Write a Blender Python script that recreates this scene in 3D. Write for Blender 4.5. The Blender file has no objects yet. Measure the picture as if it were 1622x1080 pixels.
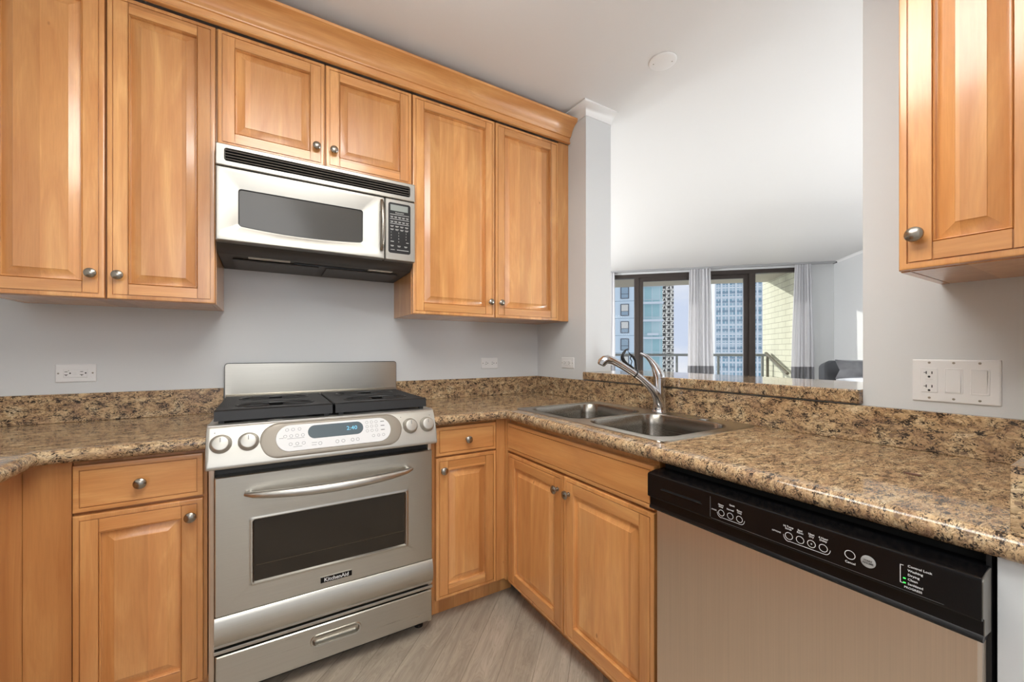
import bpy, bmesh, math, random
from mathutils import Vector, Matrix
random.seed(7)
S = bpy.context.scene
COL = S.collection
PI = math.pi

def lin(r, g, b):
    def f(c):
        c /= 255.0
        return c / 12.92 if c <= 0.04045 else ((c + 0.055) / 1.055) ** 2.4
    return (f(r), f(g), f(b), 1.0)

# ------------------------------------------------------------------ camera
cd = bpy.data.cameras.new('camera')
cam = bpy.data.objects.new('camera', cd)
COL.objects.link(cam)
cam.location = (-1.558, -2.233, 1.1746)
cam.rotation_euler = (PI / 2, 0, math.radians(-31.27))
cd.sensor_width = 36.0
cd.lens = 637.81 / 1622 * 36.0
cd.shift_y = 16.23 / 1622
cd.clip_start = 0.02
cd.clip_end = 2000
S.camera = cam

# ------------------------------------------------------------------ world (bright hazy sky with clouds)
W = bpy.data.worlds.new('sky')
S.world = W
W.use_nodes = True
nt = W.node_tree
nt.nodes.clear()
wo = nt.nodes.new('ShaderNodeOutputWorld')
bg = nt.nodes.new('ShaderNodeBackground')
tc = nt.nodes.new('ShaderNodeTexCoord')
mp = nt.nodes.new('ShaderNodeMapping')
mp.inputs['Scale'].default_value = (1, 1, 2.2)
nz = nt.nodes.new('ShaderNodeTexNoise')
nz.inputs['Scale'].default_value = 3.5
nz.inputs['Detail'].default_value = 6
cr = nt.nodes.new('ShaderNodeValToRGB')
cr.color_ramp.elements[0].position = 0.38
cr.color_ramp.elements[0].color = lin(206, 218, 240)
cr.color_ramp.elements[1].position = 0.62
cr.color_ramp.elements[1].color = lin(242, 243, 247)
nt.links.new(tc.outputs['Generated'], mp.inputs['Vector'])
nt.links.new(mp.outputs['Vector'], nz.inputs['Vector'])
nt.links.new(nz.outputs['Fac'], cr.inputs['Fac'])
nt.links.new(cr.outputs['Color'], bg.inputs['Color'])
bg.inputs['Strength'].default_value = 1.0
nt.links.new(bg.outputs['Background'], wo.inputs['Surface'])

# ------------------------------------------------------------------ sun (comes in over the balcony)
def sn_dir(s, n, z):
    k = 2 ** -0.5
    return Vector(((s + n) * k, (n - s) * k, z))
sl = bpy.data.lights.new('sun', 'SUN')
sl.energy = 2.6
sl.angle = math.radians(0.6)
sl.color = (1.0, 0.97, 0.88)
sun = bpy.data.objects.new('sun', sl)
COL.objects.link(sun)
sun.rotation_euler = sn_dir(1.10, -1.0, -0.375).to_track_quat('-Z', 'Y').to_euler()
sun.location = (20, 20, 20)

# ------------------------------------------------------------------ exposure
S.view_settings.view_transform = 'Standard'
S.view_settings.look = 'None'
S.view_settings.exposure = 0.0
S.view_settings.gamma = 1.0
S.view_settings.use_curve_mapping = False

LAMP = 9.8       # kitchen ceiling light emission
LIVING_FILL = 165 # unseen fill lights added to the living room (W)
# added fill light behind the camera, standing for no real lamp
hl = bpy.data.lights.new('rear_fill_light', 'POINT')
hl.energy = 46
hl.shadow_soft_size = 0.6
hl.color = (0.99, 0.99, 0.985)
rear_fill = bpy.data.objects.new('rear_fill_light', hl)
COL.objects.link(rear_fill)
rear_fill.location = (-1.75, -3.7, 2.05)

# ------------------------------------------------------------------ materials
def newmat(name):
    m = bpy.data.materials.new(name)
    m.use_nodes = True
    t = m.node_tree
    return m, t, t.nodes['Principled BSDF']

def simple(name, col, rough=0.5, metal=0.0, spec=0.5, coat=0.0, emit=None, es=0.0):
    m, t, b = newmat(name)
    b.inputs['Base Color'].default_value = col
    b.inputs['Roughness'].default_value = rough
    b.inputs['Metallic'].default_value = metal
    b.inputs['Specular IOR Level'].default_value = spec
    if coat:
        b.inputs['Coat Weight'].default_value = coat
        b.inputs['Coat Roughness'].default_value = 0.08
    if emit:
        b.inputs['Emission Color'].default_value = emit
        b.inputs['Emission Strength'].default_value = es
    return m

def node(t, ty, **kw):
    n = t.nodes.new(ty)
    for k, v in kw.items():
        if k in n.inputs:
            n.inputs[k].default_value = v
        else:
            setattr(n, k, v)
    return n

def ramp(t, stops, interp='LINEAR'):
    r = t.nodes.new('ShaderNodeValToRGB')
    r.color_ramp.interpolation = interp
    e = r.color_ramp.elements
    while len(e) < len(stops):
        e.new(0.5)
    for i, (p, c) in enumerate(stops):
        e[i].position = p
        e[i].color = c
    return r

def mixc(t, fac, a, b, mode='MIX'):
    n = t.nodes.new('ShaderNodeMix')
    n.data_type = 'RGBA'
    n.blend_type = mode
    for sock, v in ((n.inputs[0], fac), (n.inputs[6], a), (n.inputs[7], b)):
        if hasattr(v, 'is_output'):
            t.links.new(v, sock)
        else:
            sock.default_value = v
    return n.outputs[2]

def wood(name, horiz=False, c0=(206, 140, 80), c1=(232, 175, 111), board=0.075):
    m, t, b = newmat(name)
    L = t.links
    co = node(t, 'ShaderNodeTexCoord')
    oi = node(t, 'ShaderNodeObjectInfo')
    add = node(t, 'ShaderNodeVectorMath', operation='ADD')
    sc = node(t, 'ShaderNodeVectorMath', operation='SCALE')
    sc.inputs['Scale'].default_value = 13.7
    comb = node(t, 'ShaderNodeCombineXYZ')
    for i in range(3):
        L.new(oi.outputs['Random'], comb.inputs[i])
    L.new(comb.outputs[0], sc.inputs[0])
    L.new(co.outputs['Object'], add.inputs[0])
    L.new(sc.outputs[0], add.inputs[1])
    mpn = node(t, 'ShaderNodeMapping')
    mpn.inputs['Scale'].default_value = (2.0, 14, 14) if horiz else (14, 14, 2.0)
    L.new(add.outputs[0], mpn.inputs['Vector'])
    n1 = node(t, 'ShaderNodeTexNoise', Scale=1.0, Detail=5.0, Roughness=0.55, Distortion=1.2)
    L.new(mpn.outputs[0], n1.inputs['Vector'])
    mp2 = node(t, 'ShaderNodeMapping')
    mp2.inputs['Scale'].default_value = (12, 260, 260) if horiz else (260, 260, 12)
    L.new(add.outputs[0], mp2.inputs['Vector'])
    n2 = node(t, 'ShaderNodeTexNoise', Scale=1.0, Detail=3.0, Roughness=0.6)
    L.new(mp2.outputs[0], n2.inputs['Vector'])
    # glued-up boards: one slightly different tone per board
    sep = node(t, 'ShaderNodeSeparateXYZ')
    L.new(add.outputs[0], sep.inputs[0])
    dv = node(t, 'ShaderNodeMath', operation='DIVIDE')
    dv.inputs[1].default_value = board
    L.new(sep.outputs[2 if horiz else 0], dv.inputs[0])
    fl = node(t, 'ShaderNodeMath', operation='FLOOR')
    L.new(dv.outputs[0], fl.inputs[0])
    wn = node(t, 'ShaderNodeTexWhiteNoise', noise_dimensions='1D')
    L.new(fl.outputs[0], wn.inputs['W'])
    r1 = ramp(t, [(0.3, lin(*c0)), (0.55, lin(*[(a + bb) / 2 for a, bb in zip(c0, c1)])), (0.72, lin(*c1))])
    L.new(n1.outputs['Fac'], r1.inputs['Fac'])
    c = mixc(t, 0.35, r1.outputs['Color'], (0.9, 0.9, 0.9, 1), 'MULTIPLY')
    r2 = ramp(t, [(0.35, (0.80, 0.76, 0.72, 1)), (0.6, (1, 1, 1, 1))])
    L.new(n2.outputs['Fac'], r2.inputs['Fac'])
    c = mixc(t, 0.35, c, r2.outputs['Color'], 'MULTIPLY')
    r3 = ramp(t, [(0.0, (0.80, 0.74, 0.67, 1)), (0.45, (1.0, 1.0, 1.0, 1)), (1.0, (1.12, 1.13, 1.14, 1))])
    L.new(wn.outputs['Value'], r3.inputs['Fac'])
    c = mixc(t, 1.0, c, r3.outputs['Color'], 'MULTIPLY')
    # a few dark pin knots
    vo = node(t, 'ShaderNodeTexVoronoi', Scale=7.0)
    mp3 = node(t, 'ShaderNodeMapping')
    mp3.inputs['Scale'].default_value = (0.55, 1, 1) if horiz else (1, 1, 0.55)
    L.new(add.outputs[0], mp3.inputs['Vector'])
    L.new(mp3.outputs[0], vo.inputs['Vector'])
    r4 = ramp(t, [(0.0, (0.35, 0.22, 0.14, 1)), (0.022, (0.5, 0.36, 0.25, 1)), (0.04, (1, 1, 1, 1))])
    L.new(vo.outputs['Distance'], r4.inputs['Fac'])
    c = mixc(t, 0.7, c, r4.outputs['Color'], 'MULTIPLY')
    L.new(c, b.inputs['Base Color'])
    b.inputs['Roughness'].default_value = 0.32
    b.inputs['Specular IOR Level'].default_value = 0.5
    b.inputs['Coat Weight'].default_value = 0.8
    b.inputs['Coat Roughness'].default_value = 0.14
    return m

def granite(name):
    m, t, b = newmat(name)
    L = t.links
    co = node(t, 'ShaderNodeTexCoord')
    mpn = node(t, 'ShaderNodeMapping')
    mpn.inputs['Rotation'].default_value = (0.5, 0.3, 0.7)
    mpn.inputs['Scale'].default_value = (0.85, 1.9, 1.35)
    L.new(co.outputs['Object'], mpn.inputs['Vector'])
    nz0 = node(t, 'ShaderNodeTexNoise', Scale=22.0, Detail=4.0)
    L.new(mpn.outputs[0], nz0.inputs['Vector'])
    wv = mixc(t, 0.06, mpn.outputs[0], nz0.outputs['Color'], 'ADD')
    nbig = node(t, 'ShaderNodeTexNoise', Scale=17.0, Detail=4.0, Roughness=0.65)
    L.new(wv, nbig.inputs['Vector'])
    base = ramp(t, [(0.30, lin(142, 112, 88)), (0.44, lin(178, 147, 112)), (0.56, lin(196, 168, 130)), (0.70, lin(212, 192, 158))])
    L.new(nbig.outputs['Fac'], base.inputs['Fac'])
    v1 = node(t, 'ShaderNodeTexVoronoi', Scale=190.0)
    L.new(wv, v1.inputs['Vector'])
    sepc = node(t, 'ShaderNodeSeparateColor')
    L.new(v1.outputs['Color'], sepc.inputs[0])
    cell = ramp(t, [(0.0, (0.42, 0.37, 0.32, 1)), (0.22, (0.74, 0.71, 0.67, 1)), (0.55, (1, 1, 1, 1)), (0.9, (1.2, 1.2, 1.2, 1))])
    L.new(sepc.outputs[0], cell.inputs['Fac'])
    c = mixc(t, 0.8, base.outputs['Color'], cell.outputs['Color'], 'MULTIPLY')
    # grey-brown veining and dark mineral flecks, clustered
    nb = node(t, 'ShaderNodeTexNoise', Scale=58.0, Detail=4.0, Roughness=0.6, Distortion=1.2)
    L.new(wv, nb.inputs['Vector'])
    fb = ramp(t, [(0.54, (0, 0, 0, 1)), (0.62, (0.85, 0.85, 0.85, 1))])
    L.new(nb.outputs['Fac'], fb.inputs['Fac'])
    c = mixc(t, fb.outputs['Color'], c, lin(124, 102, 84))
    nf = node(t, 'ShaderNodeTexNoise', Scale=120.0, Detail=5.0, Roughness=0.7, Distortion=1.6)
    L.new(mpn.outputs[0], nf.inputs['Vector'])
    nc = node(t, 'ShaderNodeTexNoise', Scale=46.0, Detail=3.0)
    L.new(mpn.outputs[0], nc.inputs['Vector'])
    ad = node(t, 'ShaderNodeMath', operation='MULTIPLY_ADD')
    ad.inputs[1].default_value = 0.5
    L.new(nc.outputs['Fac'], ad.inputs[0])
    L.new(nf.outputs['Fac'], ad.inputs[2])
    fk = ramp(t, [(0.0, (0, 0, 0, 1)), (0.785, (0, 0, 0, 1)), (0.825, (1, 1, 1, 1))])
    L.new(ad.outputs[0], fk.inputs['Fac'])
    c = mixc(t, fk.outputs['Color'], c, lin(54, 47, 42))
    L.new(c, b.inputs['Base Color'])
    b.inputs['Roughness'].default_value = 0.05
    b.inputs['Specular IOR Level'].default_value = 0.5
    return m

def steel(name, col, rough, axis='x', amt=0.06):
    m, t, b = newmat(name)
    L = t.links
    co = node(t, 'ShaderNodeTexCoord')
    mpn = node(t, 'ShaderNodeMapping')
    mpn.inputs['Scale'].default_value = {'x': (3, 400, 400), 'z': (400, 400, 3), 'y': (400, 3, 400)}[axis]
    L.new(co.outputs['Object'], mpn.inputs['Vector'])
    n1 = node(t, 'ShaderNodeTexNoise', Scale=1.0, Detail=3.0)
    L.new(mpn.outputs[0], n1.inputs['Vector'])
    mr = node(t, 'ShaderNodeMapRange')
    mr.inputs['To Min'].default_value = rough - amt
    mr.inputs['To Max'].default_value = rough + amt
    L.new(n1.outputs['Fac'], mr.inputs['Value'])
    L.new(mr.outputs[0], b.inputs['Roughness'])
    r1 = ramp(t, [(0.3, tuple(x * 0.93 for x in col[:3]) + (1,)), (0.7, col)])
    L.new(n1.outputs['Fac'], r1.inputs['Fac'])
    L.new(r1.outputs['Color'], b.inputs['Base Color'])
    b.inputs['Metallic'].default_value = 1.0
    b.inputs['Anisotropic'].default_value = 0.75
    tg = node(t, 'ShaderNodeTangent', direction_type='RADIAL', axis='Z')
    L.new(tg.outputs[0], b.inputs['Tangent'])
    if axis != 'z': b.inputs['Anisotropic Rotation'].default_value = 0.25
    return m

def paint(name, col, rough=0.55):
    m, t, b = newmat(name)
    L = t.links
    co = node(t, 'ShaderNodeTexCoord')
    n1 = node(t, 'ShaderNodeTexNoise', Scale=160.0, Detail=2.0)
    L.new(co.outputs['Object'], n1.inputs['Vector'])
    bp = node(t, 'ShaderNodeBump', Strength=0.04, Distance=0.002)
    L.new(n1.outputs['Fac'], bp.inputs['Height'])
    L.new(bp.outputs[0], b.inputs['Normal'])
    b.inputs['Base Color'].default_value = col
    b.inputs['Roughness'].default_value = rough
    b.inputs['Specular IOR Level'].default_value = 0.3
    return m

def planks(name):
    m, t, b = newmat(name)
    L = t.links
    co = node(t, 'ShaderNodeTexCoord')
    rot = node(t, 'ShaderNodeMapping')
    rot.inputs['Rotation'].default_value = (0, 0, math.radians(45))   # x -> s, y -> n
    L.new(co.outputs['Object'], rot.inputs['Vector'])
    sep = node(t, 'ShaderNodeSeparateXYZ')
    L.new(rot.outputs[0], sep.inputs[0])
    a = node(t, 'ShaderNodeMath', operation='ADD')
    a.inputs[1].default_value = 0.041
    L.new(sep.outputs[0], a.inputs[0])
    dv = node(t, 'ShaderNodeMath', operation='DIVIDE')
    dv.inputs[1].default_value = 0.1235
    L.new(a.outputs[0], dv.inputs[0])
    fl = node(t, 'ShaderNodeMath', operation='FLOOR')
    L.new(dv.outputs[0], fl.inputs[0])
    fr = node(t, 'ShaderNodeMath', operation='FRACT')
    L.new(dv.outputs[0], fr.inputs[0])
    wn = node(t, 'ShaderNodeTexWhiteNoise', noise_dimensions='1D')
    L.new(fl.outputs[0], wn.inputs['W'])
    off = node(t, 'ShaderNodeVectorMath', operation='MULTIPLY_ADD')
    off.inputs[1].default_value = (9, 7, 5)
    L.new(wn.outputs['Color'], off.inputs[0])
    L.new(rot.outputs[0], off.inputs[2])
    m1 = node(t, 'ShaderNodeMapping')
    m1.inputs['Scale'].default_value = (16, 2.2, 1)
    L.new(off.outputs[0], m1.inputs['Vector'])
    wvn = node(t, 'ShaderNodeTexNoise', Scale=1.0, Detail=3.0, Distortion=1.6)
    L.new(m1.outputs[0], wvn.inputs['Vector'])
    # cathedral rings
    mul = node(t, 'ShaderNodeMath', operation='MULTIPLY')
    mul.inputs[1].default_value = 95.0
    L.new(wvn.outputs['Fac'], mul.inputs[0])
    sn = node(t, 'ShaderNodeMath', operation='SINE')
    L.new(mul.outputs[0], sn.inputs[0])
    m2 = node(t, 'ShaderNodeMapping')
    m2.inputs['Scale'].default_value = (240, 10, 1)
    L.new(off.outputs[0], m2.inputs['Vector'])
    fine = node(t, 'ShaderNodeTexNoise', Scale=1.0, Detail=3.0)
    L.new(m2.outputs[0], fine.inputs['Vector'])
    r1 = ramp(t, [(0.3, lin(164, 153, 138)), (0.7, lin(194, 183, 167))])
    L.new(wvn.outputs['Fac'], r1.inputs['Fac'])
    rs = ramp(t, [(0.0, (0.84, 0.83, 0.81, 1)), (0.55, (1, 1, 1, 1))])
    mr = node(t, 'ShaderNodeMapRange')
    mr.inputs['From Min'].default_value = -1.0
    L.new(sn.outputs[0], mr.inputs['Value'])
    L.new(mr.outputs[0], rs.inputs['Fac'])
    c = mixc(t, 0.7, r1.outputs['Color'], rs.outputs['Color'], 'MULTIPLY')
    rf = ramp(t, [(0.35, (0.80, 0.79, 0.77, 1)), (0.6, (1, 1, 1, 1))])
    L.new(fine.outputs['Fac'], rf.inputs['Fac'])
    c = mixc(t, 0.6, c, rf.outputs['Color'], 'MULTIPLY')
    rt = ramp(t, [(0.0, (0.86, 0.85, 0.84, 1)), (1.0, (1.06, 1.06, 1.06, 1))])
    L.new(wn.outputs['Value'], rt.inputs['Fac'])
    c = mixc(t, 1.0, c, rt.outputs['Color'], 'MULTIPLY')
    gap = ramp(t, [(0.0, (0.35, 0.33, 0.31, 1)), (0.018, (1, 1, 1, 1)), (0.985, (1, 1, 1, 1)), (1.0, (0.5, 0.48, 0.46, 1))])
    L.new(fr.outputs[0], gap.inputs['Fac'])
    c = mixc(t, 0.8, c, gap.outputs['Color'], 'MULTIPLY')
    L.new(c, b.inputs['Base Color'])
    b.inputs['Roughness'].default_value = 0.42
    return m

def brickmat(name, col, mortar, w, h, rough=0.8, vec='yz', msize=0.012, offset=0.5):
    m, t, b = newmat(name)
    L = t.links
    co = node(t, 'ShaderNodeTexCoord')
    sep = node(t, 'ShaderNodeSeparateXYZ')
    L.new(co.outputs['Object'], sep.inputs[0])
    cb = node(t, 'ShaderNodeCombineXYZ')
    L.new(sep.outputs['xyz'.index(vec[0])], cb.inputs[0])
    L.new(sep.outputs['xyz'.index(vec[1])], cb.inputs[1])
    br = node(t, 'ShaderNodeTexBrick')
    br.inputs['Scale'].default_value = 1.0
    br.inputs['Brick Width'].default_value = w
    br.inputs['Row Height'].default_value = h
    br.inputs['Mortar Size'].default_value = msize
    br.inputs['Mortar Smooth'].default_value = 0.1
    br.inputs['Color1'].default_value = col
    br.inputs['Color2'].default_value = tuple(x * 0.95 for x in col[:3]) + (1,)
    br.inputs['Mortar'].default_value = mortar
    br.offset = offset
    L.new(cb.outputs[0], br.inputs['Vector'])
    L.new(br.outputs['Color'], b.inputs['Base Color'])
    b.inputs['Roughness'].default_value = rough
    return m, t, b, br

def glassmat(name, tint=(1, 1, 1, 1), refl=0.06, rough=0.0):
    m = bpy.data.materials.new(name)
    m.use_nodes = True
    t = m.node_tree
    t.nodes.clear()
    o = node(t, 'ShaderNodeOutputMaterial')
    tr = node(t, 'ShaderNodeBsdfTransparent')
    tr.inputs['Color'].default_value = tint
    gl = node(t, 'ShaderNodeBsdfGlossy')
    gl.inputs['Roughness'].default_value = rough
    lw = node(t, 'ShaderNodeFresnel')
    lw.inputs['IOR'].default_value = 1.14
    mx = node(t, 'ShaderNodeMixShader')
    t.links.new(lw.outputs[0], mx.inputs[0])
    t.links.new(tr.outputs[0], mx.inputs[1])
    t.links.new(gl.outputs[0], mx.inputs[2])
    t.links.new(mx.outputs[0], o.inputs['Surface'])
    return m

WV = wood('maple_upright')
WH = wood('maple_crosswise', True)
WOOD = [WV, WH]
GRAN = granite('granite')
STEEL = steel('brushed_steel', lin(196, 192, 182), 0.30, 'x')
STEELZ = steel('brushed_steel_upright', lin(231, 216, 201), 0.36, 'z')
STEELB = steel('bowl_steel', lin(150, 145, 137), 0.26, 'x')
STEELP = simple('satin_steel', lin(196, 193, 186), 0.36, 1.0)
MWSTEEL = simple('microwave_steel', lin(172, 169, 162), 0.42, 1.0)
SILVER = simple('silver_enamel', lin(190, 187, 179), 0.36, 0.75)
GREYPL = simple('grey_plastic', lin(150, 142, 130), 0.4, 0.4)
CHROME = simple('chrome', lin(205, 205, 208), 0.06, 1.0)
NICKEL = simple('brushed_nickel', lin(160, 153, 142), 0.25, 1.0)
BLACKG = simple('black_gloss', lin(12, 12, 14), 0.2, 0, 0.3)
BLACKS = simple('black_satin', lin(22, 22, 23), 0.35)
IRON = simple('cast_iron', lin(28, 28, 29), 0.48)
DARK = simple('dark_cavity', lin(8, 8, 8), 0.9)
DKBROWN = simple('dark_grey_housing', lin(66, 60, 54), 0.5)
OVENG = simple('oven_glass', lin(42, 36, 28), 0.08, 0, 0.5)
MWG = simple('screened_glass', lin(74, 71, 66), 0.14, 0, 0.5)
WHITEPL = simple('white_plastic', lin(229, 229, 229), 0.3)
SLOTM = simple('socket_slot', lin(30, 30, 30), 0.6)
PRINTW = simple('white_print', lin(225, 225, 225), 0.5)
PRINTG = simple('grey_print', lin(120, 120, 120), 0.5)
LCD = simple('display_window', lin(92, 104, 110), 0.15)
LCDM = simple('clear_display', lin(150, 155, 150), 0.2)
LEDB = simple('blue_digits', lin(120, 200, 230), 0.5, emit=lin(110, 200, 240), es=0.35)
LEDG = simple('green_indicator', lin(60, 230, 80), 0.5, emit=lin(60, 240, 90), es=1.5)
WALLM = paint('wall_paint', lin(211, 213, 214))
CEILM = paint('ceiling_paint', lin(222, 222, 222))
TRIMW = paint('trim_white', lin(232, 232, 232), 0.35)
FLOORM = planks('grey_oak_planks')
BRONZE = simple('dark_bronze', lin(62, 54, 50), 0.45, 0.3)
GLASS = glassmat('pane_glass')
TUBE = simple('lit_diffuser', lin(255, 250, 240), 0.5, emit=(1.0, 0.99, 0.955, 1), es=LAMP)

# ------------------------------------------------------------------ mesh builder
class MB:
    def __init__(s):
        s.v = []; s.f = []; s.m = []
    def add(s, vs, fs, m=0):
        o = len(s.v)
        s.v += [tuple(v) for v in vs]
        for f in fs:
            s.f.append([i + o for i in f]); s.m.append(m)
        return s
    def box(s, x0, x1, y0, y1, z0, z1, m=0, bev=0.0, seg=2):
        x0, x1 = min(x0, x1), max(x0, x1); y0, y1 = min(y0, y1), max(y0, y1); z0, z1 = min(z0, z1), max(z0, z1)
        vs = [(x0,y0,z0),(x1,y0,z0),(x1,y1,z0),(x0,y1,z0),(x0,y0,z1),(x1,y0,z1),(x1,y1,z1),(x0,y1,z1)]
        fs = [(0,3,2,1),(4,5,6,7),(0,1,5,4),(1,2,6,5),(2,3,7,6),(3,0,4,7)]
        if bev <= 0:
            return s.add(vs, fs, m)
        bm = bmesh.new()
        bv = [bm.verts.new(v) for v in vs]
        for f in fs: bm.faces.new([bv[i] for i in f])
        bmesh.ops.bevel(bm, geom=bm.edges[:], offset=bev, segments=seg, profile=0.5, affect='EDGES')
        bm.verts.index_update()
        s.add([v.co[:] for v in bm.verts], [[v.index for v in f.verts] for f in bm.faces], m)
        bm.free()
        return s
    def loft(s, loops, m=0, cap0=False, cap1=False, closed=True, mats=None):
        n = len(loops[0]); o = len(s.v)
        for l in loops: s.v += [tuple(p) for p in l]
        for k in range(len(loops) - 1):
            for i in range(n if closed else n - 1):
                j = (i + 1) % n
                s.f.append([o+k*n+i, o+k*n+j, o+(k+1)*n+j, o+(k+1)*n+i]); s.m.append(mats[k] if mats else m)
        if cap0: s.f.append([o+i for i in range(n)][::-1]); s.m.append(mats[0] if mats else m)
        if cap1: s.f.append([o+(len(loops)-1)*n+i for i in range(n)]); s.m.append(mats[-1] if mats else m)
        return s
    def prism(s, poly, axis, a, b, m=0):
        def P(p, c):
            return {'x': (c, p[0], p[1]), 'y': (p[0], c, p[1]), 'z': (p[0], p[1], c)}[axis]
        return s.loft([[P(p, a) for p in poly], [P(p, b) for p in poly]], m, True, True)
    def lathe(s, prof, c, ax, seg=24, m=0, cap0=True, cap1=True):
        ax = Vector(ax).normalized(); c = Vector(c)
        u = ax.orthogonal().normalized(); w = ax.cross(u)
        loops = []
        for r, h in prof:
            loops.append([c + ax * h + (u * math.cos(2*PI*i/seg) + w * math.sin(2*PI*i/seg)) * max(r, 1e-5) for i in range(seg)])
        return s.loft(loops, m, cap0, cap1)
    def tube(s, pts, rad, seg=12, m=0, flat=1.0, up=(0, 0, 1)):
        pts = [Vector(p) for p in pts]; n = len(pts)
        if not hasattr(rad, '__len__'): rad = [rad] * n
        loops = []
        prev = None
        for i, p in enumerate(pts):
            d = (pts[min(i+1, n-1)] - pts[max(i-1, 0)]).normalized()
            if prev is None:
                u = Vector(up) - d * Vector(up).dot(d)
                if u.length < 1e-4: u = d.orthogonal()
            else:
                u = prev - d * prev.dot(d)
            u.normalize(); prev = u
            w = d.cross(u)
            loops.append([p + (u * math.cos(2*PI*k/seg) * flat + w * math.sin(2*PI*k/seg)) * rad[i] for k in range(seg)])
        return s.loft(loops, m, True, True)
    def sweep(s, path, prof, side=1, m=0, caps=True):
        # path: 2D points in xy, prof: (offset outward, z)
        n = len(path); loops = []
        P = [Vector((p[0], p[1])) for p in path]
        def nrm(a, b):
            d = (b - a).normalized()
            return Vector((d.y, -d.x)) * side
        for i in range(n):
            if i == 0: nn = nrm(P[0], P[1]); k = 1
            elif i == n - 1: nn = nrm(P[-2], P[-1]); k = 1
            else:
                a = nrm(P[i-1], P[i]); b = nrm(P[i], P[i+1]); nn = (a + b).normalized(); k = 1 / max(0.2, nn.dot(a))
            loops.append([(P[i].x + nn.x*o*k, P[i].y + nn.y*o*k, z) for o, z in prof])
        return s.loft(loops, m, caps, caps)
    def cells(s, xs, ys, keep, z0, z1, m=0):
        nx, ny = len(xs) - 1, len(ys) - 1
        K = lambda i, j: 0 <= i < nx and 0 <= j < ny and keep((xs[i]+xs[i+1])/2, (ys[j]+ys[j+1])/2)
        for i in range(nx):
            for j in range(ny):
                if not K(i, j): continue
                x0, x1, y0, y1 = xs[i], xs[i+1], ys[j], ys[j+1]
                s.add([(x0,y0,z1),(x1,y0,z1),(x1,y1,z1),(x0,y1,z1)], [(0,1,2,3)], m)
                s.add([(x0,y0,z0),(x1,y0,z0),(x1,y1,z0),(x0,y1,z0)], [(3,2,1,0)], m)
                if not K(i-1, j): s.add([(x0,y0,z0),(x0,y1,z0),(x0,y1,z1),(x0,y0,z1)], [(3,2,1,0)], m)
                if not K(i+1, j): s.add([(x1,y0,z0),(x1,y1,z0),(x1,y1,z1),(x1,y0,z1)], [(0,1,2,3)], m)
                if not K(i, j-1): s.add([(x0,y0,z0),(x1,y0,z0),(x1,y0,z1),(x0,y0,z1)], [(0,1,2,3)], m)
                if not K(i, j+1): s.add([(x0,y1,z0),(x1,y1,z0),(x1,y1,z1),(x0,y1,z1)], [(3,2,1,0)], m)
        return s
    def mapped(s, fn):
        r = MB(); r.v = [tuple(fn(*v)) for v in s.v]; r.f = s.f; r.m = s.m
        return r
    def join(s, o):
        b = len(s.v); s.v += o.v; s.f += [[i + b for i in f] for f in o.f]; s.m += o.m
        return s

def rrect(x0, x1, z0, z1, r, n=5):
    pts = []
    for cx, cz, a0 in ((x1-r, z0+r, -PI/2), (x1-r, z1-r, 0), (x0+r, z1-r, PI/2), (x0+r, z0+r, PI)):
        for i in range(n):
            a = a0 + (PI/2) * i / (n - 1) if n > 1 else a0
            pts.append((cx + r*math.cos(a), cz + r*math.sin(a)))
    return pts
def rect4(x0, x1, z0, z1):
    return [(x0, z0), (x1, z0), (x1, z1), (x0, z1)]
def xz(poly, y): return [(p[0], y, p[1]) for p in poly]

def mesh_obj(name, mb, mats, parent=None, o=(0, 0, 0), smooth=35):
    me = bpy.data.meshes.new(name)
    me.from_pydata([(v[0]-o[0], v[1]-o[1], v[2]-o[2]) for v in mb.v], [], mb.f)
    if not isinstance(mats, (list, tuple)): mats = [mats]
    for m in mats: me.materials.append(m)
    for p, mi in zip(me.polygons, mb.m): p.material_index = min(mi, len(mats) - 1)
    bm = bmesh.new(); bm.from_mesh(me)
    bmesh.ops.remove_doubles(bm, verts=bm.verts[:], dist=1e-6)
    bmesh.ops.recalc_face_normals(bm, faces=bm.faces[:])
    bm.to_mesh(me); bm.free()
    if smooth:
        for p in me.polygons: p.use_smooth = True
        me.set_sharp_from_angle(angle=math.radians(smooth))
    ob = bpy.data.objects.new(name, me)
    if smooth and smooth < 60:
        wn_ = ob.modifiers.new('weighted_normal', 'WEIGHTED_NORMAL')
        wn_.keep_sharp = True
        wn_.weight = 90
    COL.objects.link(ob)
    if parent: ob.parent = parent
    return ob

class Thing:
    """An Empty at the base of a thing; shapes are given in the frame (x right, y into the wall, z up), rotated by rz."""
    def __init__(s, name, origin, label, cat, rz=0.0, group=None):
        e = bpy.data.objects.new(name, None)
        COL.objects.link(e)
        e.empty_display_size = 0.05
        e.location = Matrix.Rotation(rz, 3, 'Z') @ Vector(origin)
        e.rotation_euler = (0, 0, rz)
        e['label'] = label; e['category'] = cat
        if group: e['group'] = group
        s.e = e; s.o = origin
    def part(s, name, mb, mats, parent=None, label=None, smooth=35):
        ob = mesh_obj(name, mb, mats, parent or s.e, s.o, smooth)
        if label: ob['label'] = label
        return ob

def structure(name, mb, mats, rz=0.0, smooth=35, parent=None):
    ob = mesh_obj(name, mb, mats, parent, smooth=smooth)
    if not parent:
        ob.rotation_euler = (0, 0, rz)
        ob['kind'] = 'structure'
    return ob

def single(name, mb, mats, label, cat, origin=(0, 0, 0), rz=0.0, group=None, smooth=35):
    ob = mesh_obj(name, mb, mats, None, origin, smooth)
    ob.location = Matrix.Rotation(rz, 3, 'Z') @ Vector(origin)
    ob.rotation_euler = (0, 0, rz)
    ob['label'] = label; ob['category'] = cat
    if group: ob['group'] = group
    return ob

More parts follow.
